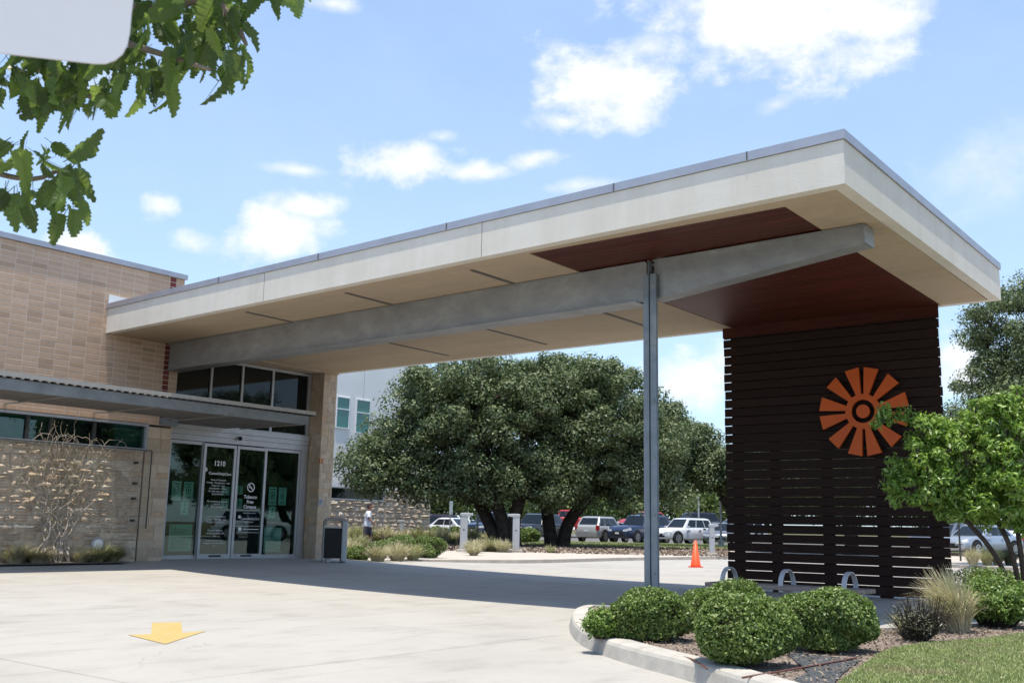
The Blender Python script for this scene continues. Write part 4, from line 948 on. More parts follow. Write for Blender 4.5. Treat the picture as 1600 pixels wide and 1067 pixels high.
t, p, z1 = pole('parking_sign', 1499, 38.5, 0, 800, .035, 'blue and white accessible parking sign on a post right of the screen', 'sign', mat='darkmetal')
pbox(p, -.15, .15, -.05, -.04, z1 - .10, z1 + .30).build('sign_panel', 'white', t); pbox(p, -.11, .11, -.054, -.0505, z1 + .0, z1 + .26).build('sign_print', 'signblue', t)
pbox(p, .16, .46, -.05, -.04, z1 - .10, z1 + .22, .3).build('sign_panel', 'white', t)
m = pbox(p, -.02, .03, -.058, -.0545, z1 + .06, z1 + .2); m.f += []; m.build('sign_print', 'white', t)

# ------------------------------------------------------------------ cars
def make_car(kind, paint, label, px, depth, heading, zoff=.13, plate=True, group='cars parked in the car park', scale=1.0, loc=None):
    p = loc or DEPTHPT(px, depth, zoff)
    t = thing('parked_car', label, 'car', p, heading, group)
    t.scale = (scale,) * 3
    K = dict(
        suv=dict(L=4.6, W=1.85, H=1.72, hood=1.08, belt=1.06, wf=.85, wr=-1.95, rf=.25, rr=-1.75, deck=None, nose=.82),
        minivan=dict(L=4.9, W=1.9, H=1.75, hood=1.02, belt=1.0, wf=1.35, wr=-2.25, rf=.45, rr=-2.05, deck=None, nose=.75),
        bigsuv=dict(L=5.1, W=1.98, H=1.88, hood=1.18, belt=1.16, wf=.85, wr=-2.3, rf=.35, rr=-2.15, deck=None, nose=.95),
        sedan=dict(L=4.75, W=1.82, H=1.46, hood=.93, belt=.93, wf=.95, wr=-1.75, rf=.2, rr=-1.05, deck=.98, nose=.70),
        pickup=dict(L=5.6, W=1.98, H=1.88, hood=1.18, belt=1.15, wf=.9, wr=-1.05, rf=.35, rr=-.85, deck=1.15, nose=1.0))[kind]
    L2, hw, H, belt = K['L'] / 2, K['W'] / 2, K['H'], K['belt']; cl = .24 if kind == 'sedan' else .32
    # lower body loft; stations from nose to tail: x, z bottom, z shoulder, z top, half width
    dk = K['deck'] or belt
    st = [(L2, cl + .12, K['nose'] * .72, K['nose'] * .80, hw * .74), (L2 - .10, cl + .02, K['nose'] * .88, K['nose'], hw * .90), (L2 - .45, cl, K['hood'] - .12, K['hood'] - .05, hw * .985),
          (K['wf'] + .05, cl - .02, belt - .05, K['hood'], hw), (0, cl - .04, belt - .02, belt, hw), (K['wr'], cl - .02, belt, dk, hw), (-L2 + .30, cl, dk - .06, dk, hw * .985), (-L2 + .05, cl + .04, dk - .14, dk - .04, hw * .93), (-L2, cl + .14, dk - .25, dk - .20, hw * .84)]
    vs, fs = [], []
    for (x, zb, zs, zt, w) in st:
        zm = (zb + zs) * .5; half = [(w * .86, zb), (w * .985, zb + .10), (w, zm), (w * .985, zs - .04), (w * .93, zs + .02), (w * .72, zt), (0, zt + .015)]
        sec = half + [(-a, b) for a, b in reversed(half[:-1])]; vs += [(x, a, b) for a, b in sec]
    q = 13
    for i in range(len(st) - 1): fs += [(i * q + k, i * q + (k + 1) % q, (i + 1) * q + (k + 1) % q, (i + 1) * q + k) for k in range(q)]
    fs += [tuple(range(q)), tuple(range((len(st) - 1) * q, len(st) * q))]
    def add(name, m, mat, parent=t, **k): me = m.mesh(name); return put(name, me, mat, parent, k.get('smooth', False), k.get('bevel', 0), (0, 0, 0) if True else None)
    body = add('body', MB().add(vs, fs), paint, smooth=True, bevel=0)
    es = body.modifiers.new('es', 'EDGE_SPLIT'); es.split_angle = math.radians(38)
    # cabin
    wb_, wr_ = hw * .93, hw * .74; f0, f1, r0, r1 = K['wf'], K['rf'], K['wr'], K['rr']; zb = belt - .03
    if K['deck'] is None: r0 = -L2 + .14; r1 = -L2 + .42 if kind != 'suv' else -L2 + .60
    cv = [(f0, -wb_, zb), (f0, wb_, zb), (r0, wb_, zb), (r0, -wb_, zb), (f1, -wr_, H - .05), (f1, wr_, H - .05), (r1, wr_, H - .05), (r1, -wr_, H - .05), (f1 - .25, -wr_ * .86, H), (f1 - .25, wr_ * .86, H), (r1 + .3, wr_ * .86, H), (r1 + .3, -wr_ * .86, H)]
    add('cabin', MB().add(cv, [(0, 1, 5, 4), (1, 2, 6, 5), (2, 3, 7, 6), (3, 0, 4, 7), (4, 5, 9, 8), (5, 6, 10, 9), (6, 7, 11, 10), (7, 4, 8, 11), (8, 9, 10, 11)]), paint, bevel=.03)
    def quad(a, b, c, d, off, name, mat='carglass'):
        a, b, c, d = map(np.array, (a, b, c, d)); nn = np.cross(b - a, d - a); nn = nn / np.linalg.norm(nn); cen = (a + b + c + d) / 4
        if nn @ (cen - np.array([0, 0, zb + .2])) < 0: nn = -nn
        vs = [x + nn * off for x in (a, b, c, d)] + [x - nn * .01 for x in (a, b, c, d)]
        add(name, MB().add(vs, [(0, 1, 2, 3), (0, 4, 5, 1), (1, 5, 6, 2), (2, 6, 7, 3), (3, 7, 4, 0)]), mat)
    def bil(A, B, C, D, u, v): A, B, C, D = map(np.array, (A, B, C, D)); return (A * (1 - u) + B * u) * (1 - v) + (D * (1 - u) + C * u) * v
    def pane(A, B, C, D, u0, u1, v0, v1, name): quad(bil(A, B, C, D, u0, v0), bil(A, B, C, D, u1, v0), bil(A, B, C, D, u1, v1), bil(A, B, C, D, u0, v1), .012, name)
    pane(cv[0], cv[1], cv[5], cv[4], .06, .94, .10, .94, 'windshield'); pane(cv[3], cv[2], cv[6], cv[7], .08, .92, .22 if K['deck'] is None else .1, .9, 'rear_window')
    nwin = 3 if kind in ('suv', 'minivan', 'bigsuv') else 2
    for (A, B, C, D) in ((cv[0], cv[3], cv[7], cv[4]), (cv[1], cv[2], cv[6], cv[5])):
        cuts = [.07, .38, .68, .94] if nwin == 3 else [.09, .50, .90]
        for i in range(nwin): pane(A, B, C, D, cuts[i] + .012, cuts[i + 1] - .012, .14, .88, 'side_window')
    for sy in (-1, 1):
        m = MB(); m.box(f0 - .35, f0 - .15, sy * (hw + .02) if sy > 0 else -hw - .18, (hw + .18) if sy > 0 else -hw - .02, belt + .0, belt + .13); add('mirror', m, paint, bevel=.02)
        for dx, nm in ((f0 - .45, 0), (f0 - 1.45, 1)): m = MB(); m.box(dx - .1, dx + .1, sy * hw - .012, sy * hw + .012, belt - .16, belt - .12); add('door_handle', m, 'rim' if nm else 'rim')
    R_ = .34 if kind == 'sedan' else .39
    for wx in (L2 - .88, -L2 + .92):
        for sy in (-1, 1):
            m = MB(); m.lathe([(R_ + .07, -.06), (R_ + .07, .012)] if sy > 0 else [(R_ + .07, -.012), (R_ + .07, .06)], (wx, sy * hw, R_ + .03), 'y', 20); add('wheel_arch', m, 'black')
            w_ = add('wheel', MB().lathe([(R_ * .7, -.11), (R_, -.09), (R_, .09), (R_ * .7, .11)], (wx, sy * (hw - .06), R_), 'y', 20), 'tyre')
            r = MB().lathe([(R_ * .66, -.122), (R_ * .62, -.1), (R_ * .62, .1), (R_ * .66, .122)] if 1 else [], (wx, sy * (hw - .06), R_), 'y', 16); me = r.mesh('rim'); o = put('rim', me, 'rim', w_, loc=(0, 0, 0))
            sp = MB()
            for k in range(5):
                a = math.tau * k / 5 + .3; sp.lathe([(R_ * .11, -.125), (R_ * .11, .125)], (wx + math.cos(a) * R_ * .4, sy * (hw - .06), R_ + math.sin(a) * R_ * .4), 'y', 6)
            put('rim_opening', sp.mesh('rim_opening'), 'black', w_, loc=(0, 0, 0))
    nz = K['nose']
    for sy in (-1, 1):
        m = MB(); m.add([(L2 - .03, sy * hw * .48, nz * .80), (L2 - .10, sy * hw * .80, nz * .82), (L2 - .34, sy * hw * .955, nz * .90), (L2 - .34, sy * hw * .94, nz * 1.02), (L2 - .10, sy * hw * .78, nz * .97), (L2 - .05, sy * hw * .50, nz * .93)] , [(0, 1, 4, 5), (1, 2, 3, 4)])
        me = m.mesh('headlight'); o = put('headlight', me, 'lamp_lens', t, loc=(.035, 0, 0)); md = o.modifiers.new('s', 'SOLIDIFY'); md.thickness = .06; md.offset = 0
        m = MB(); zt = dk if K['deck'] else belt; m.box(-L2 - .0, -L2 + .16, sy * hw * .92 - .12, sy * hw * .92 + .03 * sy + (.0 if sy > 0 else .12) if sy > 0 else sy * hw * .92 + .12, zt - .26, zt - (.06 if K['deck'] else -.06)); add('tail_light', m, 'taillens', bevel=.02)
    m = MB(); m.box(L2 - .06, L2 + .012, -hw * .42, hw * .42, nz * .60, nz * .84); add('grille', m, 'black', bevel=.02)
    m = MB(); m.box(L2 - .05, L2 + .004, -hw * .62, hw * .62, cl + .12, cl + .26); add('lower_intake', m, 'black', bevel=.02)
    m = MB(); m.box(L2 - .02, L2 + .02, -.16, .16, cl + .27, cl + .40); add('licence_plate', m, 'plate')
    m = MB(); m.box(-L2 - .02, -L2 + .02, -.16, .16, .70, .83); add('licence_plate', m, 'plate')
    if kind in ('suv', 'bigsuv', 'minivan'):
        for sy in (-1, 1): add('roof_rail', MB().tube([(f1 - .3, sy * wr_ * .84, H + .02), (r1 + .35, sy * wr_ * .84, H + .02)], .02, 6), 'darkmetal')
    return t
toward = math.atan2(-_h[1], -_h[0])     # heading that faces the camera
PW, PS, PB, PK = carpaint('white_car_paint', (.72, .73, .75), .05), carpaint('silver_car_paint', (.46, .45, .42), .4), carpaint('navy_car_paint', (.02, .035, .085), .3), carpaint('black_car_paint', (.015, .013, .018), .3)
PR, PG, PM, PSB = carpaint('red_car_paint', (.45, .02, .02), .1), carpaint('grey_car_paint', (.16, .17, .20), .4), carpaint('maroon_car_paint', (.045, .02, .03), .3), carpaint('blue_silver_paint', (.40, .44, .50), .5)
make_car('minivan', PM, 'dark maroon minivan parked at the end of the rubble stone wing', 697, 80, toward + 2.2)
make_car('sedan', PW, 'white sedan nosing out in front of the dark maroon minivan', 712, 72, toward + .9)
make_car('pickup', PB, 'dark blue pickup with square grille behind the left oak trunk', 768, 70, toward - .45)
make_car('bigsuv', PK, 'black sport utility vehicle partly hidden by the oak trunks', 838, 74, toward - .55)
make_car('pickup', PR, 'red pickup far behind, left of the silver sport utility vehicle', 890, 100, toward + 1.3, .9)
make_car('suv', PS, 'silver sport utility vehicle showing its rear and red tail lights', 943, 71, toward + math.pi - .62)
make_car('bigsuv', PB, 'dark blue sport utility vehicle beside the steel column', 1000, 70, toward - .75)
make_car('suv', PR, 'red car roof showing behind the steel column', 1004, 92, toward - 1.0, .9)
make_car('suv', PW, 'white crossover parked right of the steel column behind the cone', 1068, 69.5, toward - .95)
make_car('bigsuv', PK, 'black sport utility vehicle on the raised row behind the white crossover', 1080, 92, toward - 1.2, .75)
make_car('sedan', PG, 'dark grey sedan facing out beside the dark screen', 1128, 68, toward - .35)
make_car('minivan', PW, 'white van top showing behind the dark grey sedan', 1150, 84, toward - 1.2, .3)
make_car('sedan', PSB, 'silver sedan parked right of the screen behind the parking sign', 1528, 49, toward - 1.0, .10)
make_car('sedan', PR, 'red hatchback behind the silver sedan at right', 1512, 60, toward - 1.55, .45)
make_car('sedan', PG, 'blue grey sedan between the silver sedan and the red hatchback', 1478, 53, toward - .9, .2)
make_car('suv', PW, 'white sport utility vehicle at the right edge behind tree stems', 1592, 52, toward - .6, .25)
make_car('suv', PW, 'white sport utility vehicle seen mirrored in the entrance glass', 0, 0, 2.2, loc=(9.0, 37.5, 0), group='cars parked in the car park')

# ------------------------------------------------------------------ trees
def grow(base, top, centres, rr, trunk_r):
    """greedy branching from the trunk top to every leaf-clump centre; returns tube lists"""
    nodes = [np.array(top)]; par = [-1]; order = sorted(centres, key=lambda c: np.linalg.norm(np.array(c) - top)); idx = []
    for c in order:
        c = np.array(c, float); A = np.array(nodes); d = np.linalg.norm(A - c, axis=1) + .35 * np.linalg.norm(A - np.array(top), axis=1) + np.where(A[:, 2] > c[2] + .8, 2.5, 0)
        k = int(d.argmin()); mid = (nodes[k] + c) / 2 + np.array([rr.gauss(0, .25), rr.gauss(0, .25), rr.gauss(.05, .2)]) * min(1, np.linalg.norm(nodes[k] - c) / 2.5)
        nodes.append(mid); par.append(k); nodes.append(c); par.append(len(nodes) - 2)
    w = np.ones(len(nodes)) * .55
    for i in range(len(nodes) - 1, 0, -1): w[par[i]] += w[i]
    r = trunk_r * (w / w[0]) ** .48
    return nodes, par, np.maximum(r, .012)
VARY = (.7, 1.25)
def tree(name, label, cat, base, tops, ells, nclump, rc, nleaf, lsize, mat, bark, seed, trunk_r, group=None, aspect=.55, flat=.65, minz=None, sides=5, shell=.55, wood=True, mind=.62, vary=(.7, 1.25)):
    rr = random.Random(seed); rng = np.random.default_rng(seed); t = thing(name, label, cat, base, 0, group)
    cs = []; vol = [e[3] * e[4] * e[5] for e in ells]
    tries = 0
    while len(cs) < nclump and tries < nclump * 40:
        tries += 1; e = rr.choices(ells, vol)[0]; v = np.array([rr.gauss(0, 1) for _ in range(3)]); v /= np.linalg.norm(v); q = shell + (1 - shell) * rr.random() ** .6
        if rr.random() < .25: q = rr.uniform(.1, shell)
        c = np.array(e[:3]) + v * np.array(e[3:6]) * q
        if minz is not None and c[2] < minz: continue
        if any(np.linalg.norm((c - o) * (1, 1, 1.3)) < rc * mind for o in cs): continue
        cs.append(c)
    m = MB()
    per = len(cs) // len(tops) + 1
    used = [[] for _ in tops]
    for c in cs: used[int(np.argmin([np.linalg.norm(c[:2] - np.array(tp[-1][:2])) for tp in tops]))].append(c)
    for tp, us in zip(tops, used):
        pts = smoothpts([tuple(p) for p in tp], 2); k = len(pts); m.tube(pts, [trunk_r * (1.35 if i == 0 else 1.12 if i == 1 else 1 - .25 * i / k) for i in range(k)], 9, True)
        if not us: continue
        nodes, par, r = grow(tp[0], tp[-1], us, rr, trunk_r * .8)
        for i in range(1, len(nodes)): m.tube([nodes[par[i]], nodes[i]], [min(r[par[i]], r[i] * 1.5), r[i]], sides, False)
    m.build('trunk', bark, t, smooth=True)
    CC = np.array(cs); n = len(CC); sz = rng.uniform(*vary, n)
    idx = np.repeat(np.arange(n), nleaf); D = rng.normal(0, 1, (len(idx), 3)); D /= np.linalg.norm(D, axis=1)[:, None]
    rad = rng.uniform(.25, 1, len(idx)) ** .6 * rc * sz[idx]
    C = CC[idx] + D * rad[:, None] * np.array([1, 1, flat]) + rng.normal(0, rc * .08, (len(idx), 3))
    V, F = leaves(C, D + np.array([0, 0, .55]), np.full(len(C), lsize), aspect, .55, rng)
    o = put('crown', npmesh('crown', V, F), mat, t); stuff(o)
    return t
# twin live oaks in the middle
def up(x, dep, y): # point in view column x, distance dep, image row y
    p = DEPTHPT(x, dep); s = P(*p)[2]; return np.array((p[0], p[1], CAMZ + ((824 + .0196 * (x - 800)) - y) / FPX * s))
Dp = 50
def ell(x, y, rx, ry, dep=Dp, rd=None):
    c = up(x, dep, y); s = dep / FPX; return (*c, rx * s, (rd or rx) * s, ry * s)
A0 = up(792, Dp, 852); A0[2] = .1
oak1 = tree('live_oak', 'large live oak with forked dark trunk, left one of the pair', 'tree', tuple(A0),
            [[A0, up(786, Dp, 815), up(770, Dp, 775)], [A0 + (.3, .2, 0), up(802, Dp, 815), up(815, Dp, 768)], [A0 + (-.3, -.2, 0), up(762, Dp + 1, 812), up(745, Dp + 1, 780)]],
            [ell(625, 728, 88, 42), ell(745, 660, 120, 85), ell(730, 600, 105, 45), ell(660, 650, 45, 40), ell(800, 620, 95, 60), ell(760, 745, 105, 36), ell(690, 765, 65, 18), ell(560, 745, 28, 25), ell(600, 690, 42, 38), ell(575, 738, 48, 16), ell(650, 778, 40, 10), ell(710, 788, 40, 8), ell(575, 705, 35, 35), ell(640, 625, 34, 36), ell(650, 590, 40, 22), ell(552, 715, 24, 30), ell(600, 750, 50, 18)], 390, .78, 310, .16, 'liveoak', 'bark', 21, .36, 'live oaks in the mulch bed', minz=2.2, vary=(.5, 1.4), mind=.7)
B0 = up(862, Dp + 2, 849); B0[2] = .1
oak2 = tree('live_oak', 'large live oak with leaning trunks, right one of the pair', 'tree', tuple(B0),
            [[B0, up(858, Dp + 2, 820), up(850, Dp + 2, 775)], [B0 + (.5, .3, 0), up(885, Dp + 2, 818), up(915, Dp + 2, 782)]],
            [ell(930, 650, 105, 85, Dp + 1), ell(880, 605, 100, 48, Dp + 1), ell(985, 700, 85, 60, Dp + 1), ell(935, 585, 62, 30, Dp + 1), ell(985, 575, 22, 18, Dp + 1), ell(860, 735, 110, 45, Dp + 1), ell(1000, 762, 72, 22, Dp + 1), ell(850, 780, 60, 14, Dp - 1), ell(950, 785, 60, 12, Dp), ell(1040, 775, 40, 16, Dp)], 330, .78, 330, .16, 'liveoak', 'bark', 22, .36, 'live oaks in the mulch bed', minz=2.2, vary=(.5, 1.4), mind=.7)
C0 = up(1165, 57, 848); C0[2] = .1
oak3 = tree('live_oak', 'broad live oak behind the steel column shading the parked cars', 'tree', tuple(C0),
            [[C0, up(1160, 57, 815), up(1130, 57, 775)]],
            [ell(1060, 700, 65, 45, 57), ell(1120, 735, 70, 36, 57), ell(1025, 660, 45, 40, 57), ell(1170, 760, 60, 30, 57)], 190, .8, 380, .17, 'liveoak', 'bark', 23, .4, 'live oaks in the mulch bed', minz=3.4)
D0 = up(1640, 34, 850); D0[2] = .1
oak4 = tree('live_oak', 'tall grey green live oak at the right edge behind the canopy end', 'tree', tuple(D0),
            [[D0, up(1645, 34, 780), up(1640, 34, 700)]],
            [ell(1640, 520, 110, 100, 34), ell(1555, 490, 52, 34, 34), ell(1600, 620, 90, 80, 34), ell(1525, 560, 30, 26, 34), ell(1560, 700, 65, 50, 34), ell(1700, 600, 120, 110, 34)], 300, .55, 330, .10, 'liveoak', 'bark', 24, .33, 'live oaks in the mulch bed', minz=2.6, vary=(.5, 1.4), mind=.7)
F0 = up(1330, 46, 850); F0[2] = .1
tree('live_oak', 'live oak standing behind the dark slatted screen', 'tree', tuple(F0), [[F0, up(1330, 46, 810), up(1325, 46, 770)]],
     [ell(1300, 730, 120, 42, 46), ell(1400, 725, 70, 45, 46), ell(1210, 750, 50, 28, 46), ell(1340, 690, 60, 30, 46)], 150, .8, 300, .17, 'liveoak', 'bark', 26, .32, 'live oaks in the mulch bed', minz=2.4)
E0 = up(1510, 60, 848); E0[2] = .1
tree('live_oak', 'small dark tree filling the gap between the screen and the right edge oak', 'tree', tuple(E0), [[E0, up(1510, 60, 790), up(1508, 60, 740)]],
     [ell(1505, 680, 45, 65, 60), ell(1470, 720, 60, 60, 60), ell(1550, 740, 60, 55, 60)], 60, 1.1, 380, .18, 'liveoak', 'bark', 25, .25, 'live oaks in the mulch bed', minz=2.6, vary=(.5, 1.4), mind=.7)
# trees and hedges behind the car park
for i, (x, dep, y, rx, ry, lab) in enumerate(((690, 112, 770, 70, 40, 'sunlit tree seen over the maroon minivan'), (800, 118, 770, 80, 45, 'tree behind the car park between the oak trunks'), (880, 108, 765, 75, 50, 'tree behind the red pickup'), (960, 118, 775, 85, 40, 'bright tree over the silver sport utility vehicle'),
                                        (1060, 122, 775, 85, 45, 'pale green tree behind the black vehicle on the raised row'), (1140, 112, 785, 70, 38, 'low tree beyond the grey sedan'), (1220, 110, 760, 80, 55, 'tree hidden behind the left part of the screen'), (1330, 105, 755, 90, 60, 'tree behind the middle of the screen'), (1440, 100, 760, 80, 60, 'tree seen through the right slats of the screen'), (1560, 98, 765, 90, 60, 'tree behind the red hatchback'), (590, 118, 760, 70, 50, 'tree far behind the stone wing corner'))):
    b = up(x, dep, 840); b[2] = .1
    tree('background_tree', lab, 'tree', tuple(b), [[b, up(x + 2, dep, 820), up(x, dep, 800)]], [ell(x, y, rx, ry, dep), ell(x - 30, y + 15, rx * .6, ry * .7, dep), ell(x + 35, y + 18, rx * .6, ry * .6, dep)], 34, 2.3, 260, .42, 'faroak', 'bark', 40 + i, .25, 'trees beyond the car park', minz=1.2)
# trees across the drive mirrored in the glass
for i, (X, Y, lab) in enumerate(((17, 42, 'oak right of the view that shows mirrored in the doors'), (25, 34, 'oak behind the mirrored white vehicle'), (24, 54, 'farther oak mirrored in the upper glass'), (36, 46, 'oak closing the gap between the mirrored oaks'))):
    c = copy_tree((oak1, oak2, oak1, oak2)[i]); c.location = (X, Y, .05); c['label'] = lab; c['group'] = 'oaks mirrored in the entrance glass'; c.rotation_euler.z = i * 1.3
# near bright green small tree at right
DN = 12.6
def nell(x, y, rx, ry, dep=DN): return ell(x, y, rx, ry, dep)
N0 = up(1590, DN + .3, 905); N0[2] = .12
nt = tree('multi_stem_tree', 'small bright green multi-stemmed tree overlapping the orange sunburst', 'tree', tuple(N0),
          [[N0, up(1580, DN, 850), up(1545, DN, 790)], [N0 + (.06, 0, 0), up(1592, DN, 840), up(1585, DN, 770)], [N0 + (-.08, .05, 0), up(1560, DN, 870), up(1500, DN, 800)], [N0 + (.1, .1, 0), up(1640, DN, 840), up(1660, DN, 760)]],
          [nell(1450, 720, 55, 60), nell(1500, 680, 66, 48), nell(1565, 640, 42, 40), nell(1580, 700, 70, 75), nell(1392, 645, 22, 18), nell(1450, 660, 32, 26), nell(1530, 760, 90, 38), nell(1425, 745, 34, 45), nell(1650, 680, 70, 95), nell(1470, 770, 55, 22), nell(1393, 648, 26, 22), nell(1428, 638, 22, 20), nell(1410, 640, 14, 20), nell(1545, 800, 62, 26), nell(1605, 805, 50, 36), nell(1495, 795, 50, 16), nell(1400, 765, 22, 22)],
          560, .10, 62, .074, 'brightleaf', 'bark', 31, .034, flat=.85, aspect=.36, shell=.2, mind=.5, sides=4)

# tall oak just outside the frame at right whose limb shades the lawn
tb0 = np.array([2.4, 10.5, .12])
shd = tree('shade_oak', 'oak outside the right edge whose high limb shades the lawn', 'tree', tuple(tb0), [[tb0, tb0 + (-.1, .1, 3), tb0 + (-.4, 0, 6)]],
           [(-.5, 8.3, 7.6, 1.3, .55, .5), (.6, 9.8, 8.2, 1.6, 1.3, .9), (2.6, 10.5, 8.4, 2, 2, 1.3), (-1.4, 8.2, 7.3, .5, .3, .25)], 80, .36, 220, .10, 'liveoak', 'bark', 77, .2)

# ------------------------------------------------------------------ shrubs and grasses
def dome_shrub(label, c, rx, ry, h, n, lsize, mat, name='clipped_shrub', seed=1, bumpy=.15, group='rounded clipped shrubs', z0=.12, flatb=0.):
    rng = np.random.default_rng(seed); t = thing(name, label, 'shrub', (c[0], c[1], z0), 0, group)
    D = rng.normal(0, 1, (n, 3)); D /= np.linalg.norm(D, axis=1)[:, None]
    ph = rng.uniform(0, 6.28, 8); fr = rng.normal(0, 2.6, (8, 3)); bmp = sum(np.sin(D @ fr[k] + ph[k]) for k in range(8)) / 8
    rad = (1 + bmp * bumpy * 3.2) * rng.uniform(.80, 1.01, n) * np.where(rng.random(n) < .07, rng.uniform(1.0, 1.07, n), 1)
    sup = np.sign(D) * np.abs(D) ** .82; sup = sup / np.maximum(np.linalg.norm(sup, axis=1)[:, None] ** .5, .1)
    C = sup * rad[:, None] * np.array([rx, ry, h / 2]) + np.array([c[0], c[1], z0 + h * .5]); fr2 = rng.normal(0, 9, (6, 3)); gap = sum(np.sin(D @ fr2[k] + ph[k]) for k in range(6)) / 6; keep = (C[:, 2] > z0 + .02) & ((gap > -.33) | (rad < .9) | (rng.random(n) < .25))
    V, F = leaves(C[keep], D[keep] * .6 + (0, 0, .5), lsize * rng.uniform(.6, 1.15, keep.sum()), .5, .85, rng)
    stuff(put('foliage', npmesh('foliage', V, F), mat, t))
    core = MB(); K1, K2 = 14, 8; vs = []
    for j in range(K2 + 1):
        for i in range(K1):
            a, b = math.tau * i / K1, math.pi * j / K2; vs.append((c[0] + rx * .72 * math.cos(a) * math.sin(b), c[1] + ry * .72 * math.sin(a) * math.sin(b), z0 + h * .46 + h * .34 * math.cos(b)))
    core.add(vs, [(j * K1 + i, j * K1 + (i + 1) % K1, (j + 1) * K1 + (i + 1) % K1, (j + 1) * K1 + i) for j in range(K2) for i in range(K1)])
    core.build('dark_core', 'bark', t, smooth=True)  # solid dark core; its colour stands in for shade in the leaf gaps
    return t
def sprig_shrub(label, c, rx, h, nst, per, ls, mat, name='leafy_shrub', seed=1, group='loose leafy shrubs', z0=.12, stem='bark'):
    rng = np.random.default_rng(seed); t = thing(name, label, 'shrub', (c[0], c[1], z0), 0, group); m = MB(); CC, NN = [], []
    for k in range(nst):
        a = rng.uniform(0, math.tau); q = rng.uniform(.05, 1) ** .6; e = np.array([c[0] + math.cos(a) * rx * q, c[1] + math.sin(a) * rx * q, z0 + h * rng.uniform(.55, 1.05) * (1 - .45 * q * q)])
        b = np.array([c[0] + math.cos(a) * rx * q * .35, c[1] + math.sin(a) * rx * q * .35, z0]); mid = (b + e) / 2 + np.array([0, 0, h * .12]) + rng.normal(0, .02, 3)
        m.tube([b, mid, e], [.006, .004, .002], 3, False)
        for s in rng.uniform(.25, 1.0, per):
            p = (1 - s) ** 2 * b + 2 * s * (1 - s) * mid + s * s * e; CC.append(p + rng.normal(0, ls * .55, 3)); NN.append((math.cos(a) * .5, math.sin(a) * .5, .8))
    m.build('stems', stem, t); V, F = leaves(np.array(CC), np.array(NN), np.full(len(CC), ls), .42, .6, rng); stuff(put('foliage', npmesh('foliage', V, F), mat, t)); return t
def sprig_px(label, x0, x1, ytop, ybase, nst, per, ls, mat, seed, **k):
    b = AZ((x0 + x1) / 2, ybase, .12); d = P(*b)[2]; w = (x1 - x0) / FPX * d / 2; d2 = d + w; hor = 824 + .0196 * ((x0 + x1) / 2 - 800)
    return sprig_shrub(label, (b[0] + _h[0] * w, b[1] + _h[1] * w), w * d2 / d, CAMZ + (hor - ytop) / FPX * d2 - .12, nst, per, ls, mat, seed=seed, **k)
def shrub_px(label, x0, x1, ytop, ybase, n, ls, mat, z0=.12, seed=1, dep=None, **k):
    b = AZ((x0 + x1) / 2, ybase, z0) if dep is None else DEPTHPT((x0 + x1) / 2, dep, z0); d = P(*b)[2]; w = (x1 - x0) / FPX * d / 2
    cpos = (b[0] + _h[0] * w, b[1] + _h[1] * w); d2 = d + w * .98; w = (x1 - x0) / FPX * d2 / 2
    hor = 824 + .0196 * ((x0 + x1) / 2 - 800); h = CAMZ + (hor - ytop) / FPX * d2 - z0
    return dome_shrub(label, cpos, w, w * .95, h, n, ls, mat, seed=seed, z0=z0, **k)
shrub_px('round clipped shrub at the left end of the island, below the steel column', 958, 1088, 917, 1005, 26000, .030, 'box', seed=1)
shrub_px('clipped shrub half hidden between the two leftmost round shrubs', 1070, 1150, 918, 985, 15000, .030, 'box', seed=2)
shrub_px('low clipped shrub directly behind the largest front shrub', 1098, 1225, 913, 995, 20000, .030, 'box', seed=3)
shrub_px('largest round clipped shrub at the front centre of the island', 1103, 1262, 932, 1049, 32000, .029, 'box', seed=4)
shrub_px('round clipped shrub right of the front ones, before the bench end', 1247, 1388, 922, 1024, 28000, .029, 'box', seed=5)
sprig_px('loose feathery green shrub at the left tip of the island', 912, 972, 944, 1000, 150, 34, .034, 'lightshrub', 6)
sprig_px('loose light green shrub at the right edge near the lawn', 1522, 1660, 890, 985, 420, 46, .036, 'lightshrub', 7)
shrub_px('dark clipped shrub behind the light green one at the right edge', 1525, 1640, 888, 945, 15000, .034, 'box', seed=8)
shrub_px('small round shrub next to the litter bin', 534, 574, 852, 877, 6000, .05, 'box', z0=.1, seed=9)
shrub_px('low wide shrub between the small round one and the rightmost', 568, 612, 843, 872, 8000, .05, 'box', z0=.1, seed=10)
shrub_px('taller shrub in the middle of the planting bed beyond the bin', 598, 650, 838, 870, 10000, .05, 'box', z0=.1, seed=11)
shrub_px('rightmost round shrub of the bed beyond the bin', 640, 691, 838, 872, 10000, .05, 'box', z0=.1, seed=12)
for i, (x0, x1, y) in enumerate(((672, 692, 822), (688, 706, 823), (703, 722, 821), (762, 786, 822), (812, 830, 826), (815, 845, 826))):
    shrub_px(('round shrub left of the white sedan nose', 'round shrub under the narrow sign post', 'dark round shrub beside the tall bollard', 'shrub in front of the dark blue pickup', 'pale shrub between the oak trunks', 'shrub at the foot of the right oak')[i], x0, x1, y, 840, 3500, .11, 'box', seed=20 + i, dep=60)
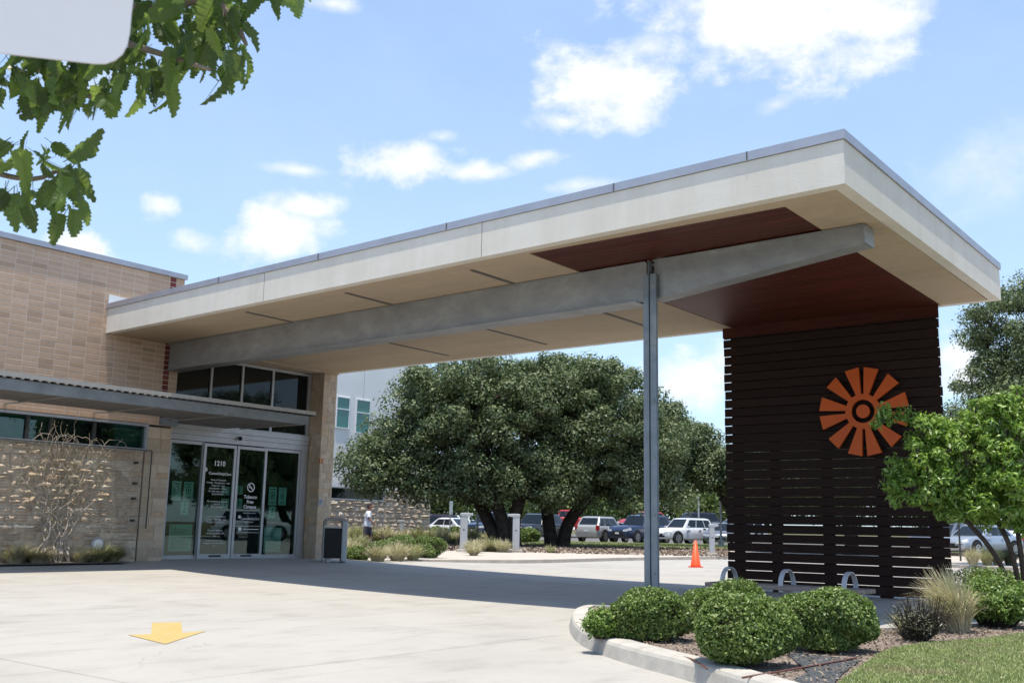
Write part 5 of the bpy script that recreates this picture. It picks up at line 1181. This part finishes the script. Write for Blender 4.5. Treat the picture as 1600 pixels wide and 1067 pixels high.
def tuft(label, c, n, length, spread, mat='blade', z0=.12, seed=1, name='ornamental_grass', w=.006, lean=(0, 0), group='feathery ornamental grasses', stems=None, droop=.5):
    rng = np.random.default_rng(seed); t = thing(name, label, 'grass', (c[0], c[1], z0), 0, group); K3 = 5
    a = rng.uniform(0, math.tau, n); r0 = rng.uniform(0, 1, n) ** .5 * spread * .3; out = rng.uniform(.1, 1, n) * spread; Ls = length * rng.uniform(.55, 1.1, n)
    V = []; side = np.stack([-np.sin(a), np.cos(a), np.zeros(n)], 1)
    for k in range(K3 + 1):
        s = k / K3; rr_ = r0 + out * s ** 1.5; z = z0 + Ls * (s - droop * s ** 3 * (out / spread))
        cen = np.stack([c[0] + np.cos(a) * rr_ + lean[0] * s ** 1.6, c[1] + np.sin(a) * rr_ + lean[1] * s ** 1.6, z], 1); ww = (w * (1 - s * .8))
        V += [cen - side * ww, cen + side * ww]
    V = np.stack(V, 1).reshape(-1, 3); base = (np.arange(n) * (2 * (K3 + 1)))[:, None, None]
    q = np.array([[2 * k, 2 * k + 1, 2 * k + 3, 2 * k + 2] for k in range(K3)])[None]
    F = (base + q).reshape(-1, 4); o = put('grass_blades', npmesh('grass_blades', V, F), mat, t); stuff(o); return t
r2 = np.array([_r[0], _r[1]]); h2 = np.array([_h[0], _h[1]])
p = AZ(1497, 986, .12); tuft('tall feathery straw grass leaning left before the screen corner', p, 900, .62, .36, seed=1, lean=tuple(-r2 * .13), w=.006, mat='tuft')
p = AZ(1420, 990, .12); tuft('low grey green grass clump right of the round shrub', p, 260, .24, .24, 'blade', seed=2, w=.005)
p = AZ(1440, 1003, .12)
ds = sprig_shrub('dry twiggy dark plant between the round shrub and straw grass', (p[0] - .08, p[1] + .1), .27, .36, 110, 12, .024, 'darkherb', 'twiggy_plant', 55)
tw = MB(); rq = random.Random(4)
for k in range(90):
    a = rq.uniform(0, math.tau); rr_ = rq.uniform(.05, .28); tw.tube([(p[0], p[1] + .15, .12), (p[0] + math.cos(a) * rr_ * .6, p[1] + .15 + math.sin(a) * rr_ * .6, .12 + .16), (p[0] + math.cos(a) * rr_, p[1] + .15 + math.sin(a) * rr_, .12 + rq.uniform(.2, .40))], [.006, .004, .002], 3, False)
tw.build('twigs', 'bark', ds)
for i, (x, y, n, L_, s_, lab) in enumerate(((20, 893, 900, .36, .42, 'straw coloured grass clump at the left edge under the trellis'), (55, 890, 500, .30, .4, 'small straw grass clump beside the left edge one'), (125, 886, 500, .26, .38, 'flattened straw grass at the foot of the wall light'), (150, 884, 700, .34, .45, 'bushy grass clump beneath the round wall light'), (175, 882, 450, .34, .38, 'greener grass clump right of the wall light'))):
    p = AX(x, y, XW + .14); z = g(p[0], p[1]); tuft(lab, (p[0], p[1]), n, L_ * 1.15, s_, 'tuft' if i < 3 else 'blade', z, 30 + i, w=.007, lean=tuple(r2 * .12))
bp = MB(); bp.add([(XW + .0, 5, .19), (XW + .75, 5, .185), (XW + .70, 11.1, .20), (XW + .55, 11.45, .2), (XW, 11.5, .205)], [(0, 1, 2, 3, 4)]); struct(bp.build('planting_strip', 'mulch'))
gi = 0
for (x, y, s_) in ((548, 868, .5), (530, 862, .6), (560, 858, .6), (590, 876, .45), (620, 874, .5), (645, 872, .45), (738, 862, .5), (752, 860, .5), (768, 860, .55), (785, 861, .5), (740, 866, .35), (860, 862, .35)):
    p = AZ(x, y + 2, .1); gi += 1; zz = .1
    tuft(('grass clump behind the small round shrub', 'pale grass beside the litter bin', 'tall pale grass beyond the litter bin', 'drooping grass before the low wide shrub', 'drooping pale grass before the middle shrub', 'grass clump before the rightmost round shrub', 'grass left of the bollard in front of the oak', 'dense pale grass between the two bollards', 'arching pale grass between the two bollards', 'grass right beside the second bollard', 'small grass at the sidewalk edge by the first bollard', 'sparse weeds at the mulch edge below the right oak')[gi - 1], p, 420 if gi < 12 else 90, .55 * s_ / .5, .55 * s_ / .5, 'tuft' if gi % 3 else 'blade', zz, 60 + gi, w=.013)
for k in range(16):
    x = 525 + k * 15 + (k * 37 % 9); dp = 56 - (k % 3) * 1.0; p = DEPTHPT(x, dp, .1)
    tuft('pale grass clump in the row at the foot of the rubble stone wing', p, 260, .75 + .15 * (k % 3), .75, 'tuft' if k % 2 else 'blade', .1, 90 + k, w=.025, group='pale grasses along the stone wing')
for k in range(8):
    p = DEPTHPT(690 + k * 16, 50 + (k % 3) * 2, .1); tuft('grey dry grass tussock in the shade left of the oak trunks', p, 120, .5, .5, 'darkherb', .1, 120 + k, w=.02, group='dry tussocks under the oaks')
for k, (x, dp, mt_) in enumerate(((1518, 33, 'tuft'), (1540, 33.5, 'blade'), (1556, 34, 'blade'), (1575, 34, 'darkherb'))):
    p = DEPTHPT(x, dp, .11); tuft(('straw tussock right of the parking sign post', 'upright green grass right of the straw tussock', 'grass clump before the silver sedan wheel', 'dark tussock under the right tree stems')[k], p, 420, .62, .42, mt_, .11, 140 + k, w=.012)
# leaf litter under the oaks
xs = RNG.uniform(690, 1140, 9000); ds_ = RNG.uniform(38, 58, 9000); C = np.array([DEPTHPT(a, b, .125) for a, b in zip(xs, ds_)]); V, F = leaves(C, np.tile((0, 0, 1.), (9000, 1)), np.full(9000, .16), .5, .5)
stuff(tag(put('leaf_litter', npmesh('leaf_litter', V, F), 'chip'), 'leaf litter spread over dark mulch beneath the oaks', 'leaf litter'))
P0 = [DEPTHPT(x, 54, 0)[:2] for x in range(820, 1200, 40)] + [DEPTHPT(x, 65.8, 0)[:2] for x in range(1200, 800, -40)]
V, F = grassblades(60000, P0, .12, .12, .03); stuff(tag(put('verge_grass', npmesh('verge_grass', V, F), 'lawn'), 'grass verge between the oaks and the parked cars', 'grass'))

# ------------------------------------------------------------------ white wing behind with stone base
XB = None
for X in np.arange(-30, -75, -.5):
    if AX(600, 783.7, X)[2] >= 2.35: XB = float(X); break
XB = XB or -50.
ye = AX(673, 800, XB)[1]; y0 = AX(500, 800, XB)[1] - 6
wg = thing('white_wing', 'white rendered wing with tall teal windows behind the oaks', 'building', (XB, ye, 0))
MB().box(XB - 14, XB - .6, y0, ye, 3.05, 10.9).build('wall', 'bldwhite', wg)
MB().box(XB - 14, XB - .35, y0, ye - .1, -.05, 3.05).build('wall', 'interior', wg)
for (xa, xb, yt, yb) in ((527, 543.5, 621.5, 668), (557.5, 575.5, 626, 676), (500, 514, 617, 662)):
    a, b = AX(xa, yt, XB - .6), AX(xb, yb, XB - .6); zt, zb2 = AX((xa + xb) / 2, yt, XB - .6)[2], AX((xa + xb) / 2, yb, XB - .6)[2]; yy0, yy1 = a[1], b[1]; zmid = zt - (zt - zb2) * .38
    m = MB(); m.box(XB - .62, XB - .54, yy0 - .06, yy0, zb2, zt); m.box(XB - .62, XB - .54, yy1, yy1 + .06, zb2, zt); m.box(XB - .62, XB - .54, yy0 - .06, yy1 + .06, zt, zt + .06); m.box(XB - .62, XB - .53, yy0 - .06, yy1 + .06, zb2 - .06, zb2); m.box(XB - .62, XB - .55, yy0, yy1, zmid - .03, zmid + .03)
    w_ = m.build('window', 'white', wg); MB().box(XB - .60, XB - .58, yy0, yy1, zb2, zt).build('pane', 'tealglass', w_)
for k in range(4):
    y = ye - 2 - k * 3.6; MB().box(XB - .61, XB - .597, y, y + .02, 3.1, 10.9).build('panel_joint', 'deck', wg)
wg2 = thing('stone_wing_wall', 'sunlit rubble stone wall with strip window behind the walking person', 'stone wall', (XB, ye, 0))
jy = AX(599, 783, XB)[1]
MB().box(XB - .3, XB - .05, y0, ye, -.05, 2.36).build('mortar_core', 'mortar', wg2); MB().box(XB - .3, XB - .05, jy + .1, ye, 2.36, 3.02).build('mortar_core', 'mortar', wg2)
cells = coursing(ye - y0, 2.36, .22, .36, .4, .9, RB); cells2 = coursing(ye - jy - .12, .66, .2, .33, .4, .8, RB)
vis = [c for c in cells if y0 + c[1] > AX(515, 800, XB)[1]]; 
clad(wg2, ((XB - .05, y0, 0), (0, 1), (1, 0)), vis[:270], RUB, .06, .03, RB); clad(wg2, ((XB - .05, jy + .12, 2.36), (0, 1), (1, 0)), cells2[:28], RUB, .06, .03, RB)
m = MB(); m.box(XB - .25, XB, y0, jy + .06, 2.36, 2.44); m.box(XB - .25, XB - .02, jy, jy + .08, 2.44, 3.02); m.box(XB - .25, XB, y0, ye, 3.02, 3.08); w_ = m.build('window', 'alu', wg2); MB().box(XB - .2, XB - .18, y0, jy, 2.44, 3.02).build('pane', 'darkglass', w_)

# ------------------------------------------------------------------ walking person
pp_ = DEPTHPT(574, 41, .08)
per = thing('person', 'person in printed white t-shirt and dark shorts walking right past the stone wall', 'person', pp_, math.atan2(_r[1], _r[0]))
def ellip(m, c, r, nu=14, nv=9):
    vs = [(c[0] + r[0] * math.cos(math.tau * i / nu) * math.sin(math.pi * (j + .02) / (nv - .96 + 1)), c[1] + r[1] * math.sin(math.tau * i / nu) * math.sin(math.pi * (j + .02) / (nv - .96 + 1)), c[2] + r[2] * math.cos(math.pi * (j + .02) / (nv - .96 + 1))) for j in range(nv + 1) for i in range(nu)]
    m.add(vs, [(j * nu + i, j * nu + (i + 1) % nu, (j + 1) * nu + (i + 1) % nu, (j + 1) * nu + i) for j in range(nv) for i in range(nu)] + [tuple(range(nu - 1, -1, -1)), tuple(range(nv * nu, nv * nu + nu))])
def rings(m, lst, n=16):
    """upright loft of ellipses: (x, y, z, rx, ry)"""
    vs = [(x + rx * math.cos(math.tau * k / n), y + ry * math.sin(math.tau * k / n), z) for (x, y, z, rx, ry) in lst for k in range(n)]; q = len(lst)
    m.add(vs, [(i * n + k, i * n + (k + 1) % n, (i + 1) * n + (k + 1) % n, (i + 1) * n + k) for i in range(q - 1) for k in range(n)] + [tuple(range(n - 1, -1, -1)), tuple(range((q - 1) * n, q * n))])
def fuse(name, m, mat, parent, vox=.011, smooth=4):
    """one continuous skin grown over overlapping volumes"""
    me = m.mesh(name); fixn(me); o = bpy.data.objects.new(name, me); COL.objects.link(o)
    r = o.modifiers.new('r', 'REMESH'); r.mode = 'VOXEL'; r.voxel_size = vox; q = o.modifiers.new('s', 'SMOOTH'); q.iterations = smooth; q.factor = .5
    dg = bpy.context.evaluated_depsgraph_get(); m2 = bpy.data.meshes.new_from_object(o.evaluated_get(dg)); bpy.data.objects.remove(o); m2.materials.clear(); m2.name = name
    return put(name, m2, mat, parent, True, loc=(0, 0, 0))
# local frame: +x walks forward, y left, z up; 1.75 m tall
m = MB()
ellip(m, (.075, 0, 1.655), (.098, .076, .105)); ellip(m, (.10, 0, 1.60), (.068, .058, .075)); m.tube([(.035, 0, 1.40), (.06, 0, 1.58)], [.062, .056], 12)
ellip(m, (.180, 0, 1.625), (.018, .013, .022), 8, 5)
for s_ in (-1, 1): ellip(m, (.065, s_ * .077, 1.635), (.022, .010, .032), 8, 5)
rings(m, [(0, 0, .90, .11, .155), (0, 0, 1.05, .10, .14), (.02, 0, 1.28, .115, .165), (.03, 0, 1.40, .09, .15), (.035, 0, 1.44, .05, .08)])
def limb(pts, rs): m.tube(smoothpts(pts, 1), list(np.interp(np.linspace(0, 1, len(smoothpts(pts, 1))), np.linspace(0, 1, len(rs)), rs)), 12)
limb([(.02, .17, 1.39), (-.06, .215, 1.13), (-.03, .225, .90)], [.052, .046, .040, .034, .026]); limb([(.02, -.17, 1.39), (.10, -.21, 1.15), (.28, -.21, .99)], [.052, .046, .040, .034, .026])
for (hx, hy, hz, dx, dz) in ((-.025, .226, .86, .15, -1), (.325, -.21, .955, .85, -.5)):
    ellip(m, (hx, hy, hz), (.042, .026, .048), 10, 6)
limb([(0, .09, .92), (.14, .095, .52), (.10, .095, .10)], [.088, .078, .062, .056, .052, .040]); limb([(0, -.09, .92), (-.06, -.095, .52), (-.27, -.095, .16)], [.088, .078, .062, .056, .052, .040])
body = fuse('body', m, 'skin', per)
m = MB()
rings(m, [(0, 0, .83, .150, .190), (0, 0, .95, .145, .182), (.01, 0, 1.08, .135, .168), (.02, 0, 1.27, .145, .190), (.03, 0, 1.39, .118, .178), (.035, 0, 1.44, .085, .12), (.035, 0, 1.46, .07, .085)])
m.tube([(.02, .14, 1.37), (-.035, .20, 1.18)], [.085, .078], 12); m.tube([(.02, -.14, 1.37), (.075, -.20, 1.19)], [.085, .078], 12)
fuse('shirt', m, 'shirt', per)
m = MB(); rings(m, [(0, 0, .74, .13, .165), (0, 0, .86, .135, .172), (0, 0, .95, .12, .16)]); m.tube([(0, .085, .86), (.085, .095, .68), (.155, .097, .50)], [.115, .11, .105], 12); m.tube([(0, -.085, .86), (-.03, -.095, .68), (-.07, -.097, .50)], [.115, .11, .105], 12)
fuse('shorts', m, 'shorts', per)
m = MB(); ellip(m, (.060, 0, 1.685), (.103, .083, .092)); ellip(m, (.03, 0, 1.64), (.085, .080, .09)); hair = fuse('hair', m, 'hair', per, .011, 2)
m = MB(); 
for s_ in (-1, 1): ellip(m, (.163, s_ * .032, 1.66), (.008, .014, .006), 8, 4)
put('eyes', m.mesh('eyes'), 'hair', per, loc=(0, 0, 0))
for (hx, hy, hz, dx, dz) in ((-.02, .226, .83, .15, -1), (.355, -.21, .935, .85, -.5)):
    m = MB()
    for k in range(4): yy = hy + (k - 1.5) * .017; m.tube([(hx, yy, hz), (hx + dx * .045, yy, hz + dz * .04), (hx + dx * .06 + .02, yy, hz + dz * (.07 + .008 * (k in (1, 2))))], [.0095, .0085, .0065], 6)
    m.tube([(hx - .02, hy - .02, hz + .02), (hx + .03, hy - .034, hz + .0), (hx + .05, hy - .03, hz + dz * .03)], [.011, .010, .008], 6); put('fingers', m.mesh('fingers'), 'skin', per, True, loc=(0, 0, 0))
for (fx, fy, fz, a) in ((.14, .095, .05, 0), (-.25, -.095, .10, -1.0)):
    m = MB(); m.tube([(fx - .09, fy, fz + .03 * -a), (fx, fy, fz), (fx + .14, fy, fz - .012 + a * .05)], [.042, .048, .034], 10); put('shoe', m.mesh('shoe'), 'black', per, True, loc=(0, 0, 0))

# ------------------------------------------------------------------ overhanging oak at top left, and the back of a sign
def oak_leaf(seed):
    rr = random.Random(seed); n = 9; L_ = 1.0; pts = []; up_, lo = [], []
    curl = rr.uniform(.1, .6); tw_ = rr.uniform(-1.2, 1.2); m = MB(); mid = []; 
    for i in range(n + 1):
        s = i / n; w = .235 * math.sin(math.pi * s ** .72) ** .8 * (1 + .1 * rr.uniform(-1, 1)) + .01
        for half in (0, 1):
            ss_ = s + half * .5 / n
            if ss_ > 1: break
            ww = w * (1.10 if half else .91) if 0 < s < 1 else w * (1 if s == 0 else .2)
            z = -curl * ss_ ** 2; fold = rr.uniform(.3, .5) * ww
            mid.append((ss_ * L_, 0, z)); up_.append((ss_ * L_ + .03 * half, ww * (1 + .08 * rr.uniform(-1, 1)), z + fold + tw_ * ww * ss_ * .5)); lo.append((ss_ * L_ + .03 * half, -ww * (1 + .08 * rr.uniform(-1, 1)), z + fold - tw_ * ww * ss_ * .5))
    k = len(mid); m.add(mid + up_ + lo, [(i, i + 1, k + i + 1, k + i) for i in range(k - 1)] + [(i + 1, i, 2 * k + i, 2 * k + i + 1) for i in range(k - 1)])
    m.tube([(-.18, 0, .0), (0, 0, 0), (.9, 0, -curl * .81 + .004)], [.012, .012, .004], 3, False)
    me = m.mesh('leaf'); me.materials.append(MT['oakleaf']); return me
OL = [oak_leaf(k) for k in range(9)]
DO = 3.9
def near(x, y, d=DO): return np.array(AD(x, y, d))
trunkb = near(-900, 800, 4.2); trunkb[2] = 0
ot = thing('oak_tree', 'oak with large toothed leaves reaching in from the top left corner', 'tree', tuple(trunkb))
tm = MB(); topb = near(-900, 60, 4.2)
tm.tube([trunkb, (trunkb + topb) / 2 + (.05, .05, 0), topb], [.22, .17, .13], 10); tm.build('trunk', 'bark', ot, smooth=True)
limbs = [[topb, near(-500, -20), near(-200, -60), near(60, -30, 3.9), near(230, 25, 3.9), near(330, -10, 3.8), near(400, -45, 3.7), near(500, -70, 3.6)],
         [near(-200, -60), near(0, 60, 4.1), near(100, 140, 4.1), near(170, 160, 4.1)],
         [near(-500, -20), near(-200, 200, 3.9), near(-40, 262, 3.9), near(50, 285, 3.9), near(95, 265, 3.9)],
         [near(60, -30), near(170, 60, 3.7), near(270, 90, 3.6), near(330, 110, 3.6)],
         [near(60, -30, 3.9), near(130, 60, 4.2), near(60, 110, 4.2), near(20, 120, 4.2)], [near(330, -10, 3.8), near(370, 40, 3.8), near(385, 70, 3.8)]]
lm_ = MB()
for k, l in enumerate(limbs): pts = smoothpts([tuple(p) for p in l], 2); lm_.tube(pts, [.035 * (1 - .85 * i / len(pts)) * (1 if k == 0 else .45) + .003 for i in range(len(pts))], 6, True)
ll = lm_.build('limb', 'palebark', ot, smooth=True)
Q = random.Random(9)
def put_leaf(p, droop=1.0, s=.138):
    d = Vector((Q.gauss(0, .8), Q.gauss(0, .8), -droop + Q.gauss(0, .45))).normalized(); up3 = Vector((Q.gauss(0, 1), Q.gauss(0, 1), Q.gauss(.3, 1))); y = up3.cross(d).normalized(); z = d.cross(y)
    rm = Matrix((d, y, z)).transposed(); o = bpy.data.objects.new('leaf', Q.choice(OL)); COL.objects.link(o); o.parent = ot
    o.location = Vector(p) - ot.location; o.rotation_euler = rm.to_euler(); f = s * Q.uniform(.5, 1.15); o.scale = (f, f * Q.uniform(.7, 1.15), f)
blobs = [(50, 95, 55, 30, 15, 1.3), (130, 115, 60, 35, 20, 1.5), (105, 175, 22, 14, 5, 1.8), (185, 165, 22, 28, 8, 2.2), (230, 80, 48, 50, 24, 1.4), (295, 60, 42, 45, 24, 1.2), (345, 80, 28, 40, 15, 1.4), (375, 35, 20, 30, 13, 1.5), (262, 140, 20, 20, 7, 1.8),
         (240, 12, 60, 18, 16, .5), (345, 5, 40, 14, 12, .7), (455, -8, 35, 10, 10, 2.0), (410, 0, 25, 14, 8, 1.6), (120, 60, 80, 30, 10, 1.2), (372, 105, 12, 28, 6, 1.8), (330, 125, 22, 18, 6, 1.5), (12, 150, 14, 30, 7, 1.4), (90, 150, 45, 25, 14, 1.7), (150, 160, 35, 25, 12, 1.9), (40, 125, 35, 20, 10, 1.5), (225, 130, 30, 25, 9, 1.7), (290, 100, 35, 25, 10, 1.4),
         (15, 250, 25, 14, 8, .5), (60, 262, 36, 14, 9, .2), (25, 320, 28, 20, 11, 1.6), (80, 310, 32, 18, 10, 1.4), (110, 285, 22, 16, 7, .6), (110, 335, 12, 15, 4, 1.8)]
for (x, y, rx, ry, n, dr) in blobs:
    for _ in range(int(n * 1.12)): put_leaf(near(x + Q.gauss(0, rx * .6), y + Q.gauss(0, ry * .55) - 22, DO + Q.uniform(-.35, .35)), dr)
# rest of the crown, outside the frame
C = np.array([near(Q.uniform(-900, -60), Q.uniform(-500, 300), Q.uniform(3.2, 5)) for _ in range(2600)] + [near(Q.uniform(-300, 500), Q.uniform(-600, -110), Q.uniform(3.2, 5)) for _ in range(1500)])
V, F = leaves(C, np.tile((0, 0, 1.), (len(C), 1)), np.full(len(C), .12), .5, .8); stuff(put('crown', npmesh('crown', V, F), MT['faroak'], ot))

sd = 1.75
sg = thing('road_sign', 'blank pale back of a sign with rounded corner at the top left', 'sign', tuple(near(-150, 700, sd) * (1, 1, 0)))
c0 = near(-140, 60, sd); ux = near(203, 0, sd) * 0
pts_img = [(-430, 46), (-430, -420), (215, -420), (208, 0), (205, 25), (203, 50), (199, 70), (192, 84), (180, 94), (165, 99.5), (148, 99.5), (80, 92), (0, 83), (-200, 62)]
# the plate is a flat sheet facing the camera side, standing a little turned
nrm = np.array([-_h[0], -_h[1], 0.]); nrm = nrm / np.linalg.norm(nrm); ca, sa = math.cos(.25), math.sin(.25); nrm = np.array([nrm[0] * ca - nrm[1] * sa, nrm[0] * sa + nrm[1] * ca, 0])
def onplane(x, y):
    v = _ray(x, y); o = np.array([0, 0, CAMZ]); t = ((c0 - o) @ nrm) / (v @ nrm); return o + v * t
fp = [onplane(*q) for q in pts_img]; k = len(fp); pm_ = MB(); pm_.add([p for p in fp] + [p - nrm * .004 for p in fp], [tuple(range(k)), tuple(range(2 * k - 1, k - 1, -1))] + [(i, (i + 1) % k, k + (i + 1) % k, k + i) for i in range(k)])
pm_.build('sign_plate', 'signback', sg)
pc = onplane(-260, 60) - nrm * .03; MB().tube([(pc[0], pc[1], 0), (pc[0], pc[1], 2.9)], .025, 8).build('sign_pole', 'galv', sg)
